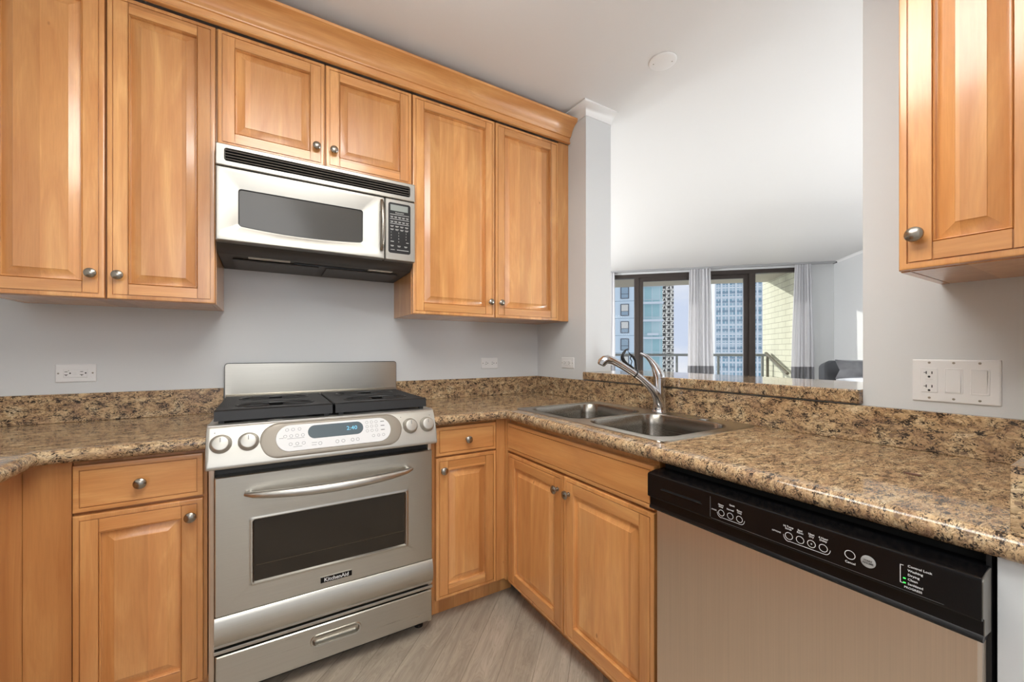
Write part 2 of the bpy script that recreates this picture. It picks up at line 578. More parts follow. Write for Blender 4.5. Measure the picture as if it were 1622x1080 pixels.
def textmb(txt, x, z, size, y, align='CENTER', bold=0.0, sx=1.0):
    cu = bpy.data.curves.new('lettering', 'FONT')
    cu.body = txt; cu.size = size; cu.align_x = align; cu.align_y = 'CENTER'
    cu.offset = bold; cu.resolution_u = 2; cu.space_line = 0.85
    ob = bpy.data.objects.new('lettering', cu)
    COL.objects.link(ob)
    dg = bpy.context.evaluated_depsgraph_get()
    me = bpy.data.meshes.new_from_object(ob.evaluated_get(dg))
    mb = MB()
    mb.add([(x + v.co.x*sx, y, z + v.co.y) for v in me.vertices], [list(p.vertices) for p in me.polygons])
    bpy.data.objects.remove(ob); bpy.data.curves.remove(cu); bpy.data.meshes.remove(me)
    return mb
def ringmb(x, z, r0, r1, y, seg=24, sx=1.0):
    a = [(x + math.cos(2*PI*i/seg)*r0*sx, y, z + math.sin(2*PI*i/seg)*r0) for i in range(seg)]
    b = [(x + math.cos(2*PI*i/seg)*r1*sx, y, z + math.sin(2*PI*i/seg)*r1) for i in range(seg)]
    return MB().loft([a, b])

RR = -PI / 2    # right-hand run: frame x = -world y, frame y = world x
RL = PI / 2     # left-hand run: frame x = world y, frame y = -world x
R45 = -PI / 4   # living room frame: x = s, y = n
CEIL = 2.575
WIN_N = 4.664
LR_S = 3.889

# ------------------------------------------------------------------ room shell
structure('floor', MB().box(-4.5, 7.5, -6.5, 7.5, -0.1, 0), FLOORM)
def pn(s, n): return ((s+n)*2**-.5, (n-s)*2**-.5)
ceil_poly = [(-2.83, -4.6), (0.19, -4.6), (0.19, -2.85), (2.72, -2.85), pn(LR_S+.1, WIN_N), pn(-2.6, WIN_N), pn(-2.6, 0.3), (-2.83, 0.12)]
structure('ceiling', MB().prism(ceil_poly, 'z', CEIL, CEIL + 0.12), CEILM)
structure('wall_back', MB().box(-2.83, 0.196, 0, 0.12, 0, CEIL), WALLM)
structure('wall_pillar', MB().box(0, 0.196, -0.4826, 0, 0, CEIL), WALLM)
structure('wall_partition', MB().box(0, 0.196, -1.737, -0.4826, 0, 1.0145), WALLM)
structure('wall_right', MB().box(0, 0.196, -4.6, -1.737, 0, CEIL), WALLM)
structure('wall_left', MB().box(-2.83, -2.71, -4.6, 0, 0, CEIL), WALLM)
structure('wall_end', MB().box(-0.60, 0, -2.30, -2.0915, 0, 0.8595).box(-0.60, 0, -2.30, -2.1305, 0.9005, CEIL), WALLM)
structure('wall_living_front', MB().box(0.196, 2.9, -2.85, -2.73, 0, CEIL), WALLM)
structure('wall_living_right', MB().box(LR_S, LR_S+.12, -0.2, WIN_N+.15, 0, CEIL), WALLM, R45)
structure('wall_living_left', MB().box(-2.6, -2.48, 0.30, WIN_N, 0, CEIL), WALLM, R45)
structure('wall_window', MB().box(3.545, LR_S, WIN_N, WIN_N+.15, 0, CEIL).box(-2.6, 0.30, WIN_N, WIN_N+.15, 0, CEIL)
          .box(0.30, 3.545, WIN_N, WIN_N+.15, 2.52, CEIL), WALLM, R45)

# painted cornice around the pillar end, and along the living room's right wall
corn = [(0.0, CEIL-.052), (0.006, CEIL-.052), (0.008, CEIL-.046), (0.010, CEIL-.040), (0.014, CEIL-.032), (0.024, CEIL-.020), (0.040, CEIL-.013), (0.052, CEIL-.010), (0.054, CEIL-.008), (0.058, CEIL-.0075), (0.058, CEIL-.0005), (0.0, CEIL-.0005)]
structure('trim_1', MB().sweep([(-0.0005, -0.02), (-0.0005, -0.4831), (0.196, -0.4831)], corn, 1), TRIMW)
structure('trim_2', MB().sweep([(LR_S-.0005, WIN_N-.001), (LR_S-.0005, -0.2)], [(o*.5, CEIL-(CEIL-z)*.6) for o, z in corn], 1), TRIMW, R45)

# ------------------------------------------------------------------ balcony window (window_1)
w = structure('window_1', MB().box(0.30, 3.545, WIN_N+.02, WIN_N+.12, 2.455, 2.52).box(0.30, 3.545, WIN_N+.02, WIN_N+.12, 0, 0.05)
              .box(0.30, 0.36, WIN_N+.02, WIN_N+.12, .05, 2.455).box(3.43, 3.545, WIN_N+.005, WIN_N+.12, .05, 2.455), BRONZE, R45)  # right jamb widened behind the curtain to block a sliver of sun
structure('mullion', MB().box(0.886, 0.965, WIN_N+.015, WIN_N+.12, .05, 2.455, bev=.003), BRONZE, parent=w)
structure('mullion', MB().box(2.70, 2.787, WIN_N+.01, WIN_N+.12, .05, 2.455, bev=.003), BRONZE, parent=w)
def sash(s0, s1, n0, sw, top):
    f = MB().box(s0, s0+sw, n0, n0+.04, .05, top, bev=.002).box(s1-sw, s1, n0, n0+.04, .05, top, bev=.002)
    f.box(s0+sw, s1-sw, n0, n0+.04, top-.065, top).box(s0+sw, s1-sw, n0, n0+.04, .05, .15)
    fo = structure('sash_frame', f, BRONZE, parent=w)
    p = mesh_obj('pane', MB().box(s0+sw, s1-sw, n0+.017, n0+.023, .15, top-.065), GLASS, fo)
sash(0.965, 1.90, WIN_N+.03, 0.069, 2.455)
sash(1.80, 2.70, WIN_N+.075, 0.07, 2.455)
mesh_obj('pane', MB().box(0.36, 0.886, WIN_N+.06, WIN_N+.066, .05, 2.455), GLASS, w)
mesh_obj('pane', MB().box(2.787, 3.43, WIN_N+.06, WIN_N+.066, .05, 2.455), GLASS, w)
mesh_obj('sash_handle', MB().box(1.0, 1.02, WIN_N+.005, WIN_N+.029, 1.02, 1.19, bev=.004), BLACKS, w)

# ------------------------------------------------------------------ balcony and the city beyond
CONC = simple('balcony_concrete', lin(196, 192, 180), 0.85)
structure('balcony_floor', MB().box(-1.2, 3.9, WIN_N+.15, 6.35, -0.22, -0.03), CONC, R45)
structure('balcony_soffit', MB().box(-1.2, 3.9, WIN_N+.15, 6.10, 2.52, 2.78), CONC, R45)
BRK, *_ = brickmat('cream_brick', lin(232, 234, 212), lin(168, 168, 146), 0.32, 0.100, 0.85, 'yz', 0.004)
structure('wall_balcony', MB().box(3.45, 3.65, WIN_N+.151, 6.38, -3, 6), BRK, R45)
RAIL = simple('rail_paint', lin(150, 156, 158), 0.5, 0.2)
RAILW = simple('rail_paint_warm', lin(122, 118, 104), 0.8)
t = Thing('balcony_railing', (1.5, 6.15, -0.03), 'grey metal balcony railing outside the window with thin posts under a flat handrail', 'railing', R45)
t.part('handrail', MB().box(-1.1, 3.43, 6.12, 6.18, 1.075, 1.125, bev=.006), RAIL)
for s in (-0.6, 0.3, 1.06, 1.80, 2.58, 3.37):
    t.part('post', MB().box(s-.022, s+.022, 6.13, 6.17, -0.03, 1.076, bev=.004), RAIL)
t = Thing('stair_railing', (3.40, 5.6, -0.03), 'sloping tan metal handrail with one post beside the cream brick balcony wall', 'railing', R45)
t.part('post', MB().box(3.355, 3.395, 5.88, 5.92, -0.03, 1.10, bev=.004), RAILW)
t.part('handrail', MB().tube([(3.375, 5.98, 1.14), (3.375, 5.0, 0.80)], 0.026, 8), RAILW)

def zpx(py, d): return 1.1746 + (556.2 - py) / 637.81 * d
BLUEC = simple('pale_blue_cladding', lin(208, 226, 236), 0.6)
GLB = simple('sky_reflecting_glass', lin(150, 172, 186), 0.08, 0.2, 0.7)
t = Thing('apartment_tower', (3.0, 74, -60), 'pale blue tower with a single column of dark framed windows, leftmost outside', 'building', R45)
t.part('wall', MB().box(-12, 5.4, 70, 80, -60, 45), BLUEC)
FRAMEK = simple('window_frame_dark', lin(84, 88, 96), 0.5)
PALE = simple('pale_blind', lin(216, 216, 208), 0.4)
for k in range(-2, 6):
    zc = zpx(463.5 + 27.3 * k, 70.0)
    f = t.part('window', MB().box(2.2, 3.6, 69.86, 70.05, zc-1.02, zc+1.02), FRAMEK)
    t.part('pane', MB().box(2.34, 3.46, 69.83, 69.9, zc-.2, zc+.9), PALE if k % 3 else GLB, parent=f)
    t.part('vent_panel', MB().box(2.34, 3.46, 69.83, 69.9, zc-.92, zc-.28), GLB, parent=f)
for k in range(-4, 8):
    zc = zpx(449.5 + 27.3 * k, 70.0)
    t.part('joint', MB().box(-12, 5.4, 69.98, 70.02, zc-.04, zc+.04), GLB)

def glassgrid(name, ca, cb, mort, w, h, ms=0.25, off=0.0):
    m, tt, b, br = brickmat(name, ca, mort, w, h, 0.25, 'xz', ms, off)
    br.inputs['Color2'].default_value = cb
    br.inputs['Bias'].default_value = 0.1
    return m
TEAL = glassgrid('teal_curtain_glass', lin(160, 204, 208), lin(202, 226, 228), lin(210, 224, 228), 1.3, 3.05, 0.06)
SLABM = simple('pale_slab_edge', lin(214, 224, 230), 0.6)
t = Thing('glass_tower', (7.5, 72, -60), 'teal glass tower with white balcony slab edges behind the sliding door', 'building', R45)
t.part('curtain_wall', MB().box(5.6, 9.2, 71, 80, -60, 45), TEAL)
for k in range(-3, 8):
    zc = zpx(479.3 + 27.9 * k, 68.7)
    t.part('balcony_slab', MB().box(5.6, 9.25, 69.7, 71, zc-.17, zc+.17), SLABM)
    t.part('balcony_glass', MB().box(5.6, 9.1, 69.75, 69.8, zc+.17, zc+1.1), GLASS)
t.part('grille', MB().box(6.6, 8.4, 69.6, 69.7, zpx(531, 68.7), zpx(527.5, 68.7)), SLABM)
LAT1 = simple('beige_lattice', lin(236, 230, 220), 0.7)
LAT2 = simple('dark_recess', lin(112, 110, 110), 0.6)
t = Thing('lattice_tower', (15, 112, -90), 'tall beige tower faced with a diagonal lattice of balconies beside the sky gap', 'building', R45)
t.part('wall', MB().box(12.2, 16.6, 110, 118, -90, 60), LAT2)
lat = MB(); lat2 = MB()
for k in range(-24, 34):
    z = zpx(440 + 6.2 * k, 106)
    for j in range(4):
        x = 12.3 + j * 1.12
        q = lat if j < 2 else lat2
        sg = 1 if (k + j) % 2 else -1
        q.box(x, x + .95, 109.2, 110, z - .12, z + .12)
        q.add([(x, 109.3, z), (x+.3, 109.3, z), (x+.5+sg*.35, 109.3, z+.8), (x+.2+sg*.35, 109.3, z+.8)], [(0, 1, 2, 3)])
        q.box(x+.1, x+.42, 109.4, 110, z+.25, z+.75)
t.part('balcony_lattice', lat.join(lat2), LAT1, smooth=0)
TOW = glassgrid('blue_glass_panels', lin(128, 176, 194), lin(192, 214, 222), lin(222, 232, 238), 1.85, 2.45, 0.34)
TOWP = simple('pale_pier', lin(226, 234, 238), 0.5)
TOWD = simple('grey_blue_window_band', lin(138, 162, 178), 0.3)  # grey-blue tone of every other floor band
t = Thing('office_tower', (70, 252, -150), 'tall blue glass tower with pale vertical piers seen between curtain and dark mullion', 'building', R45)
t.part('curtain_wall', MB().box(59, 83.2, 250, 270, -150, 140), TOW)
for x in (59.0, 62.2, 66.0, 69.7, 73.4, 77.1, 80.6, 83.2):
    t.part('pier', MB().box(x-.42, x+.42, 249.2, 250, -150, 140), TOWP)
for k in range(-24, 28):
    z = zpx(448 + 7.4 * k, 229)
    t.part('floor_band', MB().box(59, 83.2, 249.5, 250, z-.45, z+.45), TOWP if k % 2 else TOWD)

# ------------------------------------------------------------------ curtains and track
FAB = simple('white_sheer_fabric', lin(226, 226, 229), 0.9)
m, tt, b = newmat('white_sheer_fabric_lit')
b.inputs['Base Color'].default_value = lin(228, 228, 231); b.inputs['Roughness'].default_value = 0.9
b.inputs['Transmission Weight'].default_value = 0.0
tl = node(tt, 'ShaderNodeBsdfTranslucent'); tl.inputs['Color'].default_value = lin(220, 220, 224)
mx = node(tt, 'ShaderNodeMixShader'); mx.inputs[0].default_value = 0.35
om = [n for n in tt.nodes if n.type == 'OUTPUT_MATERIAL'][0]
tt.links.new(b.outputs[0], mx.inputs[1]); tt.links.new(tl.outputs[0], mx.inputs[2]); tt.links.new(mx.outputs[0], om.inputs['Surface'])
FAB = m
HEM = simple('grey_hem_fabric', lin(132, 132, 136), 0.9)
def curtain(st0, st1, sb0, sb1, label, n=WIN_N-.075, folds=7, hem=(0, 1), hemz=0.93):
    t = Thing('curtain', ((st0+st1)/2, n, 0.01), label, 'curtain', R45, 'curtains along the balcony window')
    N = folds * 10
    def grid(z0, z1, u0, u1, rows, dn=0.0):
        mb = MB(); loops = []
        for j in range(rows + 1):
            z = z0 + (z1 - z0) * j / rows
            f = (2.53 - z) / 2.52
            l = []
            for i in range(N + 1):
                u = u0 + (u1 - u0) * i / N
                a = st0 + (sb0 - st0) * f + u * ((st1 - st0) * (1 - f) + (sb1 - sb0) * f)
                ph = u * folds * 2 * PI
                amp = 0.024 * (0.8 + 0.4 * math.sin(ph * .37 + 1.3)) * (0.75 + .35 * f)
                l.append((a + 0.008 * math.sin(ph * 2 + z), n + dn + amp * math.sin(ph + .5 * math.sin(z * 1.5 + u * 9)), z))
            loops.append(l)
        mb.loft(loops, closed=False)
        return mb
    p = t.part('drape', grid(hemz, 2.50, 0, 1, 16), FAB, smooth=80)
    h = t.part('hem_band', grid(0.01, hemz, 0, 1, 6), HEM, smooth=80, label='grey hem band')
    t.part('heading_tape', grid(2.50, 2.545, 0, 1, 1, -.004), FAB, smooth=80)
    return t
curtain(0.33, 0.545, 0.20, 0.56, 'white curtain mostly hidden behind the pillar, leftmost at the window', folds=5)
curtain(1.765, 2.085, 1.72, 2.16, 'white pleated curtain with grey hem hanging at the middle of the balcony window')
curtain(3.325, 3.535, 3.24, 3.60, 'white pleated curtain with grey hem at the right end of the window', folds=6)
t = Thing('curtain_track', (2.0, WIN_N-.08, 2.55), 'slim grey double curtain track running along the ceiling above the balcony window', 'curtain rod', R45)
TRACK = simple('track_grey', lin(172, 173, 176), 0.4, 0.4)
t.part('rail', MB().box(0.2, 3.87, WIN_N-.10, WIN_N-.062, 2.548, 2.574, bev=.003), TRACK)
t.part('rail', MB().box(0.2, 3.87, WIN_N-.05, WIN_N-.015, 2.548, 2.574, bev=.003), TRACK)
t.part('end_cap', MB().box(3.868, 3.885, WIN_N-.105, WIN_N-.01, 2.544, 2.5745, bev=.003), BLACKS)

# ------------------------------------------------------------------ living room chair with cushion
CH = simple('charcoal_upholstery', lin(70, 72, 76), 0.9)
CH2 = simple('grey_seat_fabric', lin(176, 178, 182), 0.9)
m, tt, b = newmat('grey_velvet')
b.inputs['Roughness'].default_value = 0.55
b.inputs['Sheen Weight'].default_value = 0.6
co = node(tt, 'ShaderNodeTexCoord'); n1 = node(tt, 'ShaderNodeTexNoise', Scale=9.0, Detail=3.0)
tt.links.new(co.outputs['Object'], n1.inputs['Vector'])
r1 = ramp(tt, [(0.3, lin(70, 71, 75)), (0.7, lin(104, 105, 109))])
tt.links.new(n1.outputs['Fac'], r1.inputs['Fac']); tt.links.new(r1.outputs['Color'], b.inputs['Base Color'])
VEL = m
# frame: x right, y away from viewer; viewer looks along the camera axis
CR = math.radians(-40)
cc = Matrix.Rotation(-CR, 3, 'Z') @ Vector((3.82, -0.62, 0))
cx, cy = cc.x, cc.y
t = Thing('armchair', (cx, cy, 0), 'charcoal high back armchair beyond the granite ledge, against the white wall', 'chair', CR)
t.part('backrest', MB().loft([rrl for rrl in [
    [(cx + p[0], cy + 0.10 + k*.0 + dy, p[1]) for p in rrect(-.42 - g, .42 + g, .30, 1.075 - abs(dy)*.3, .06, 6)] for k, (dy, g) in enumerate([(-.02, -.03), (0, 0), (.10, 0), (.13, -.03)])]], cap0=True, cap1=True), CH)
for sgn in (-1, 1):
    t.part('arm', MB().box(cx+sgn*.40-.05, cx+sgn*.40+.05, cy-.55, cy+.08, .18, .62, bev=.03, seg=3), CH)
    t.part('leg', MB().tube([(cx+sgn*.36, cy-.48, 0), (cx+sgn*.36, cy-.48, .2)], [.014, .022], 10), BLACKS)
    t.part('leg', MB().tube([(cx+sgn*.36, cy+.12, 0), (cx+sgn*.36, cy+.12, .32)], [.014, .022], 10), BLACKS)
t.part('seat', MB().box(cx-.35, cx+.35, cy-.56, cy+.08, .18, .46, bev=.04, seg=3), CH2)
t.part('back_cushion', MB().box(cx-.34, cx+.36, cy-.05, cy+.07, .46, .915, bev=.04, seg=3), CH2, label='pale grey cushion')
def pillow(cx, cy, z0, z1, w, th, N=22):
    mb = MB(); loops = []
    for j in range(N + 1):
        v = -1 + 2 * j / N; l = []
        for i in range(2 * N):
            a = 2 * PI * i / (2 * N)
            u = math.cos(a); side = math.sin(a)
            pin = 1 - 0.10 * (1 - v * v) * 0
            edge = max(0.0, (1 - abs(u) ** 3.2)) ** .5 * max(0.0, (1 - abs(v) ** 3.2)) ** .5
            ww = w * (1 - 0.10 * (1 - abs(v)) ** 1.0 + .03 * abs(v))
            y = side * th * edge ** .8 * (1 + .10 * math.sin(9 * u + 4 * v)) if edge > 0 else 0
            z = (z0 + z1) / 2 + v * (z1 - z0) / 2 * (1 - .06 * (1 - abs(u))) + .010 * math.sin(7*u) * (1-v*v)
            l.append((cx + u * ww, cy + y, z))
        loops.append(l)
    return mb.loft(loops, cap0=True, cap1=True)
single('throw_pillow', pillow(cx - .10, cy - .13, .890, 1.090, .34, .085), VEL,
       'plump grey velvet pillow propped on top of the armchair back', 'pillow', (cx - .10, cy - .13, .890), CR, smooth=80)

# ------------------------------------------------------------------ cabinet door / drawer builders
def knob(T, x, z, yf, parent):
    prof = [(0.0085, 0), (0.0085, .002), (0.0058, .004), (0.0052, .011), (0.009, .0135), (0.0145, .0165), (0.0165, .0205), (0.0155, .0240), (0.0115, .0272), (0.006, .0288), (0.0005, .0293)]
    T.part('knob', MB().lathe(prof, (x, yf - .0002, z), (0, -1, 0), 24), NICKEL, parent, label='brushed nickel knob')

def door(T, x0, x1, z0, z1, yf, kn=None, name='door'):
    def R(i, d): return xz(rect4(x0+i, x1-i, z0+i, z1-i), yf + d)
    mb = MB()
    mb.loft([R(0, .0195), R(0, .005), R(.0015, .0015), R(.005, 0), R(.0140, 0), R(.0145, .005), R(.054, .005), R(.0566, 0), R(.0585, .0025), R(.0597, .0125),
             R(.0630, .0125), R(.0880, .0022), R(.0888, .0010)], cap0=True, cap1=True)
    a, bb = .0166, .0542
    mb.box(x0+a, x0+bb, yf, yf+.0055, z0+a, z1-a, 0, .0005, 1)
    mb.box(x1-bb, x1-a, yf, yf+.0055, z0+a, z1-a, 0, .0005, 1)
    mb.box(x0+.0564, x1-.0564, yf, yf+.0055, z0+a, z0+bb, 1, .0005, 1)
    mb.box(x0+.0564, x1-.0564, yf, yf+.0055, z1-bb, z1-a, 1, .0005, 1)
    ob = T.part(name, mb, WOOD, smooth=30)
    if kn: knob(T, kn[0], kn[1], yf, ob)
    return ob

def drawer(T, x0, x1, z0, z1, yf, kn=True, name='drawer'):
    def R(i, d): return xz(rect4(x0+i, x1-i, z0+i, z1-i), yf + d)
    mb = MB().loft([R(0, .0195), R(0, .005), R(.0015, .0015), R(.005, 0), R(.0140, 0), R(.0145, .005), R(.0165, .005), R(.0170, 0)], m=1, cap0=True, cap1=True)
    ob = T.part(name, mb, WOOD, smooth=30)
    if kn: knob(T, (x0+x1)/2, (z0+z1)/2, yf, ob)
    return ob

YU = -0.33      # front of upper doors
ZU, ZT = 1.355, 2.42
# ------------------------------------------------------------------ upper cabinets, back wall
def upper(x0, x1, z0, z1, label, doors, fill=None):
    T = Thing('wall_cabinet', ((x0+x1)/2, 0, z0), label, 'cabinet')
    b = MB().box(x0, x1, -.309, -.0005, z0 + .003, z1)
    b.box(x0, x0+.016, -.309, -.0005, z0, z0+.003).box(x1-.016, x1, -.309, -.0005, z0, z0+.003).box(x0+.016, x1-.016, -.309, -.293, z0, z0+.003)
    b.box(x0+.018, x1-.018, -.291, -.0005, z0+.0005, z0+.003)
    T.part('carcass', b, WOOD)
    for d in doors: door(T, *d)
    if fill: T.part('filler_strip', MB().box(fill[0], fill[1], YU+.004, -.31, z0, z1, bev=.001), WOOD)
    return T
upper(-2.336, -1.7265, ZU, ZT, 'tall upper maple cabinet with two narrow doors, left of the microwave', [
    (-2.334, -2.0345, ZU+.001, 2.412, YU, (-2.0655, 1.437)), (-2.030, -1.7275, ZU+.001, 2.412, YU, (-1.999, 1.437))])
upper(-1.7255, -0.9635, 1.962, ZT, 'short upper maple cabinet with two square doors above the microwave', [
    (-1.722, -1.3475, 1.968, 2.412, YU, (-1.379, 2.045)), (-1.3425, -0.9665, 1.968, 2.412, YU, (-1.311, 2.045))])
upper(-0.9625, -0.001, ZU, ZT, 'wide upper maple cabinet with two tall doors, right of the microwave', [
    (-0.9605, -0.5105, ZU+.001, 2.412, YU, (-.5395, 1.437)), (-0.5055, -0.0795, ZU+.001, 2.412, YU, (-.476, 1.437))], (-.0775, -.0015))
crown = [(0.0, 2.4005), (0.012, 2.4005), (0.017, 2.404), (0.017, 2.408), (0.013, 2.411), (0.010, 2.414), (0.012, 2.428), (0.013, 2.434), (0.020, 2.436), (0.022, 2.442), (0.026, 2.445),
         (0.029, 2.453), (0.036, 2.467), (0.048, 2.482), (0.062, 2.493), (0.076, 2.499), (0.082, 2.502), (0.090, 2.504), (0.092, 2.514), (0.0, 2.514)]
single('crown_molding', MB().sweep([(-2.336, YU+.0), (-0.002, YU+.0)], [(o, z+.0205) for o, z in crown], 1), WH,
       'long maple crown molding running along the top of the upper cabinets', 'molding', (-1.2, -.33, 2.42), smooth=50)

# ------------------------------------------------------------------ upper cabinet, right wall
T = Thing('wall_cabinet', (2.015, 0, ZU), 'narrow upper maple cabinet on the right wall above the switch plate', 'cabinet', RR)
b = MB().box(1.905, 2.127, -.309, -.0005, ZU+.003, ZT).box(1.905, 1.921, -.309, -.0005, ZU, ZU+.003).box(2.111, 2.127, -.309, -.0005, ZU, ZU+.003).box(1.9225, 2.1095, -.309, -.0005, ZU+.0005, ZU+.003)
T.part('carcass', b, WOOD)
door(T, 1.9055, 2.1265, ZU+.002, 2.412, YU, (1.9365, 1.430))
kn = [o for o in T.e.children_recursive if o.name.startswith('knob')][0]

# ------------------------------------------------------------------ base cabinets
YB = -0.595
def base(name_label, x0, x1, rz, faces, cat='cabinet', name='base_cabinet', hollow=False):
    T = Thing(name, ((x0+x1)/2, -.3, 0), name_label, cat, rz)
    if hollow:   # open box so that the sink bowls hang inside
        T.part('carcass', MB().cells([x0, x0+.018, x1-.018, x1], [-.574, -.556, -.0005], lambda x, y: y < -.556 or x < x0+.018 or x > x1-.018, .118, .8595).box(x0, x1, -.574, -.0005, .10, .118), WOOD)
    else:
        T.part('carcass', MB().box(x0, x1, -.574, -.0005, .10, .8595), WOOD)
    T.part('toe_kick', MB().box(x0, x1, -.515, -.495, 0, .10), WOOD)
    return T
T = base('narrow maple base cabinet with one drawer and door, right of the range', -.9615, -.6455, 0, None)
drawer(T, -.9425, -.6495, .7215, .847, YB)
door(T, -.9425, -.6495, .104, .7145, YB, (-.9115, .662))
T = base('maple base cabinet with one drawer and door, left of the range', -2.0385, -1.7275, 0, None)
drawer(T, -2.0365, -1.7365, .7075, .845, YB)
door(T, -2.0365, -1.7365, .104, .6995, YB, (-1.7675, .648))
T = base('wide maple sink cabinet with two doors under the double sink', .6005, 1.4475, RR, None, hollow=True)
drawer(T, .6045, 1.4455, .7085, .8395, YB, False, 'false_front')
door(T, .6095, 1.0205, .095, .6995, YB, (.9885, .640))
door(T, 1.0245, 1.4445, .095, .6995, YB, (1.0565, .640))
# corner fillers
single('corner_filler', MB().box(-.6445, -.5995, -.585, -.566, .10, .8595, bev=.001).box(-.6445, -.52, -.515, -.495, 0, .0995).box(-.5994, -.5755, -.6003, -.566, .10, .8595), WOOD,
       'plain maple filler strip in the inside corner between range run and sink run', 'filler', (-.62, -.58, 0))
single('corner_filler', MB().box(-2.135, -2.0395, -.585, -.566, .0005, .8595, bev=.001), WOOD,
       'plain maple filler panel in the left inside corner beside the left base cabinet', 'filler', (-2.09, -.58, 0))
# left run (frame: x = world y, y = -world x)
T = Thing('base_cabinet', (-1.1, 2.42, 0), 'plain maple cabinet side at the left edge under the left countertop run', 'cabinet', RL)
T.part('carcass', MB().box(-1.60, -.5655, 2.1355, 2.709, 0.0, .8595), WOOD)
door(T, -1.58, -1.02, .104, .847, 2.1150, (-1.55, .65))

# ------------------------------------------------------------------ granite tops
NOSE = [(0.0, .86)] + [(0.005 + .0195*math.cos(a), .88 + .02*math.sin(a)) for a in [(-PI/2) + PI*i/12 for i in range(13)]] + [(0.0, .90)]
def inR(x, y):
    if -.528 < x < -.052 and -1.418 < y < -.622: return False
    return y > -.61 or x > -.597
mb = MB().cells([-.9625, -.597, -.528, -.052, -.0005], [-2.20, -1.418, -.622, -.61, -.0005], inR, .86, .90)
mb.sweep([(-.9625, -.61), (-.597, -.61), (-.597, -2.20)], NOSE, 1)
single('countertop', mb, GRAN, 'polished brown granite countertop holding the sink, from the range around to the right end', 'countertop', (-.5, -.8, .86), smooth=40)
mb = MB().cells([-2.7095, -2.112, -1.7265], [-1.62, -.61, -.0005], lambda x, y: y > -.61 or x < -2.112, .86, .90)
mb.sweep([(-1.7265, -.61), (-2.112, -.61), (-2.112, -1.62)], NOSE, -1)
single('countertop', mb, GRAN, 'polished brown granite countertop on the left side of the range', 'countertop', (-2.2, -.5, .86), smooth=40)
def splash(label, x0, x1, rz=0, y0=-.0205, y1=-.0005, z1=1.010):
    single('backsplash', MB().box(x0, x1, y0, y1, .9002, z1, bev=.0015, seg=1), GRAN, label, 'backsplash', ((x0+x1)/2, -.01, .90), rz)
splash('low granite backsplash on the back wall, right of the range', -.9625, -.0215)
splash('low granite backsplash on the back wall, left of the range', -2.688, -1.7265)
splash('long low granite backsplash behind the sink and below the raised ledge', .001, 2.1035, RR)
single('backsplash', MB().box(2.1045, 2.1300, -.608, -.0215, .9002, 1.004, bev=.002, seg=2), GRAN, 'short granite end splash standing on the countertop at the far right edge', 'backsplash', (2.117, -.3, .90), RR)
single('backsplash', MB().box(-1.62, -.0015, 2.689, 2.7095, .9002, 1.010, bev=.0015), GRAN, 'low granite backsplash along the left wall', 'backsplash', (-.8, 2.70, .90), RL)
LEDGE = MB().loft([[(x, y, z) for x, z in rrect(-.030 + g, .40 - g, 1.0152, 1.0575, .006, 4)] for y, g in ((-1.7365, .004), (-1.733, 0), (-.490, 0), (-.4865, .004))], cap0=True, cap1=True)
single('granite_ledge', LEDGE, GRAN, 'raised granite bar ledge on top of the half wall, between kitchen and living room', 'ledge', (.1, -1.1, 1.0152))
single('stain', MB().lathe([(0.0155, 0), (0.0165, .0012), (0.012, .0022), (0.0, .0025)], (-.33, -1.93, .9001), (0, 0, 1), 20).mapped(lambda x, y, z: (-.33 + (x+.33)*.55, y, z)),
       simple('dried_brown', lin(96, 62, 44), 0.5), 'small brown oval spot on the granite countertop near the dishwasher', 'spot', (-.33, -1.93, .90))

# ------------------------------------------------------------------ sink (frame: x = -world y, y = world x)
T = Thing('sink', (1.02, -.29, .90), 'double bowl stainless steel drop-in sink set in the granite countertop', 'sink', RR)
def rimloop(x0, x1, y0, y1, z, r=.04, n=6): return [(p[0], p[1], z) for p in rrect(x0, x1, y0, y1, r, n)]
X0, X1, Y0, Y1 = .602, 1.440, -.548, -.026
B1 = (.640, 1.003, -.508, -.112); B2 = (1.037, 1.402, -.508, -.112)
rim = MB()
rim.loft([rimloop(X0, X1, Y0, Y1, .9003, .03), rimloop(X0+.002, X1-.002, Y0+.002, Y1-.002, .9035, .03), rimloop(X0+.012, X1-.012, Y0+.012, Y1-.012, .9050, .03),
          rimloop(X0+.016, X1-.016, Y0+.016, Y1-.016, .9040, .028)])
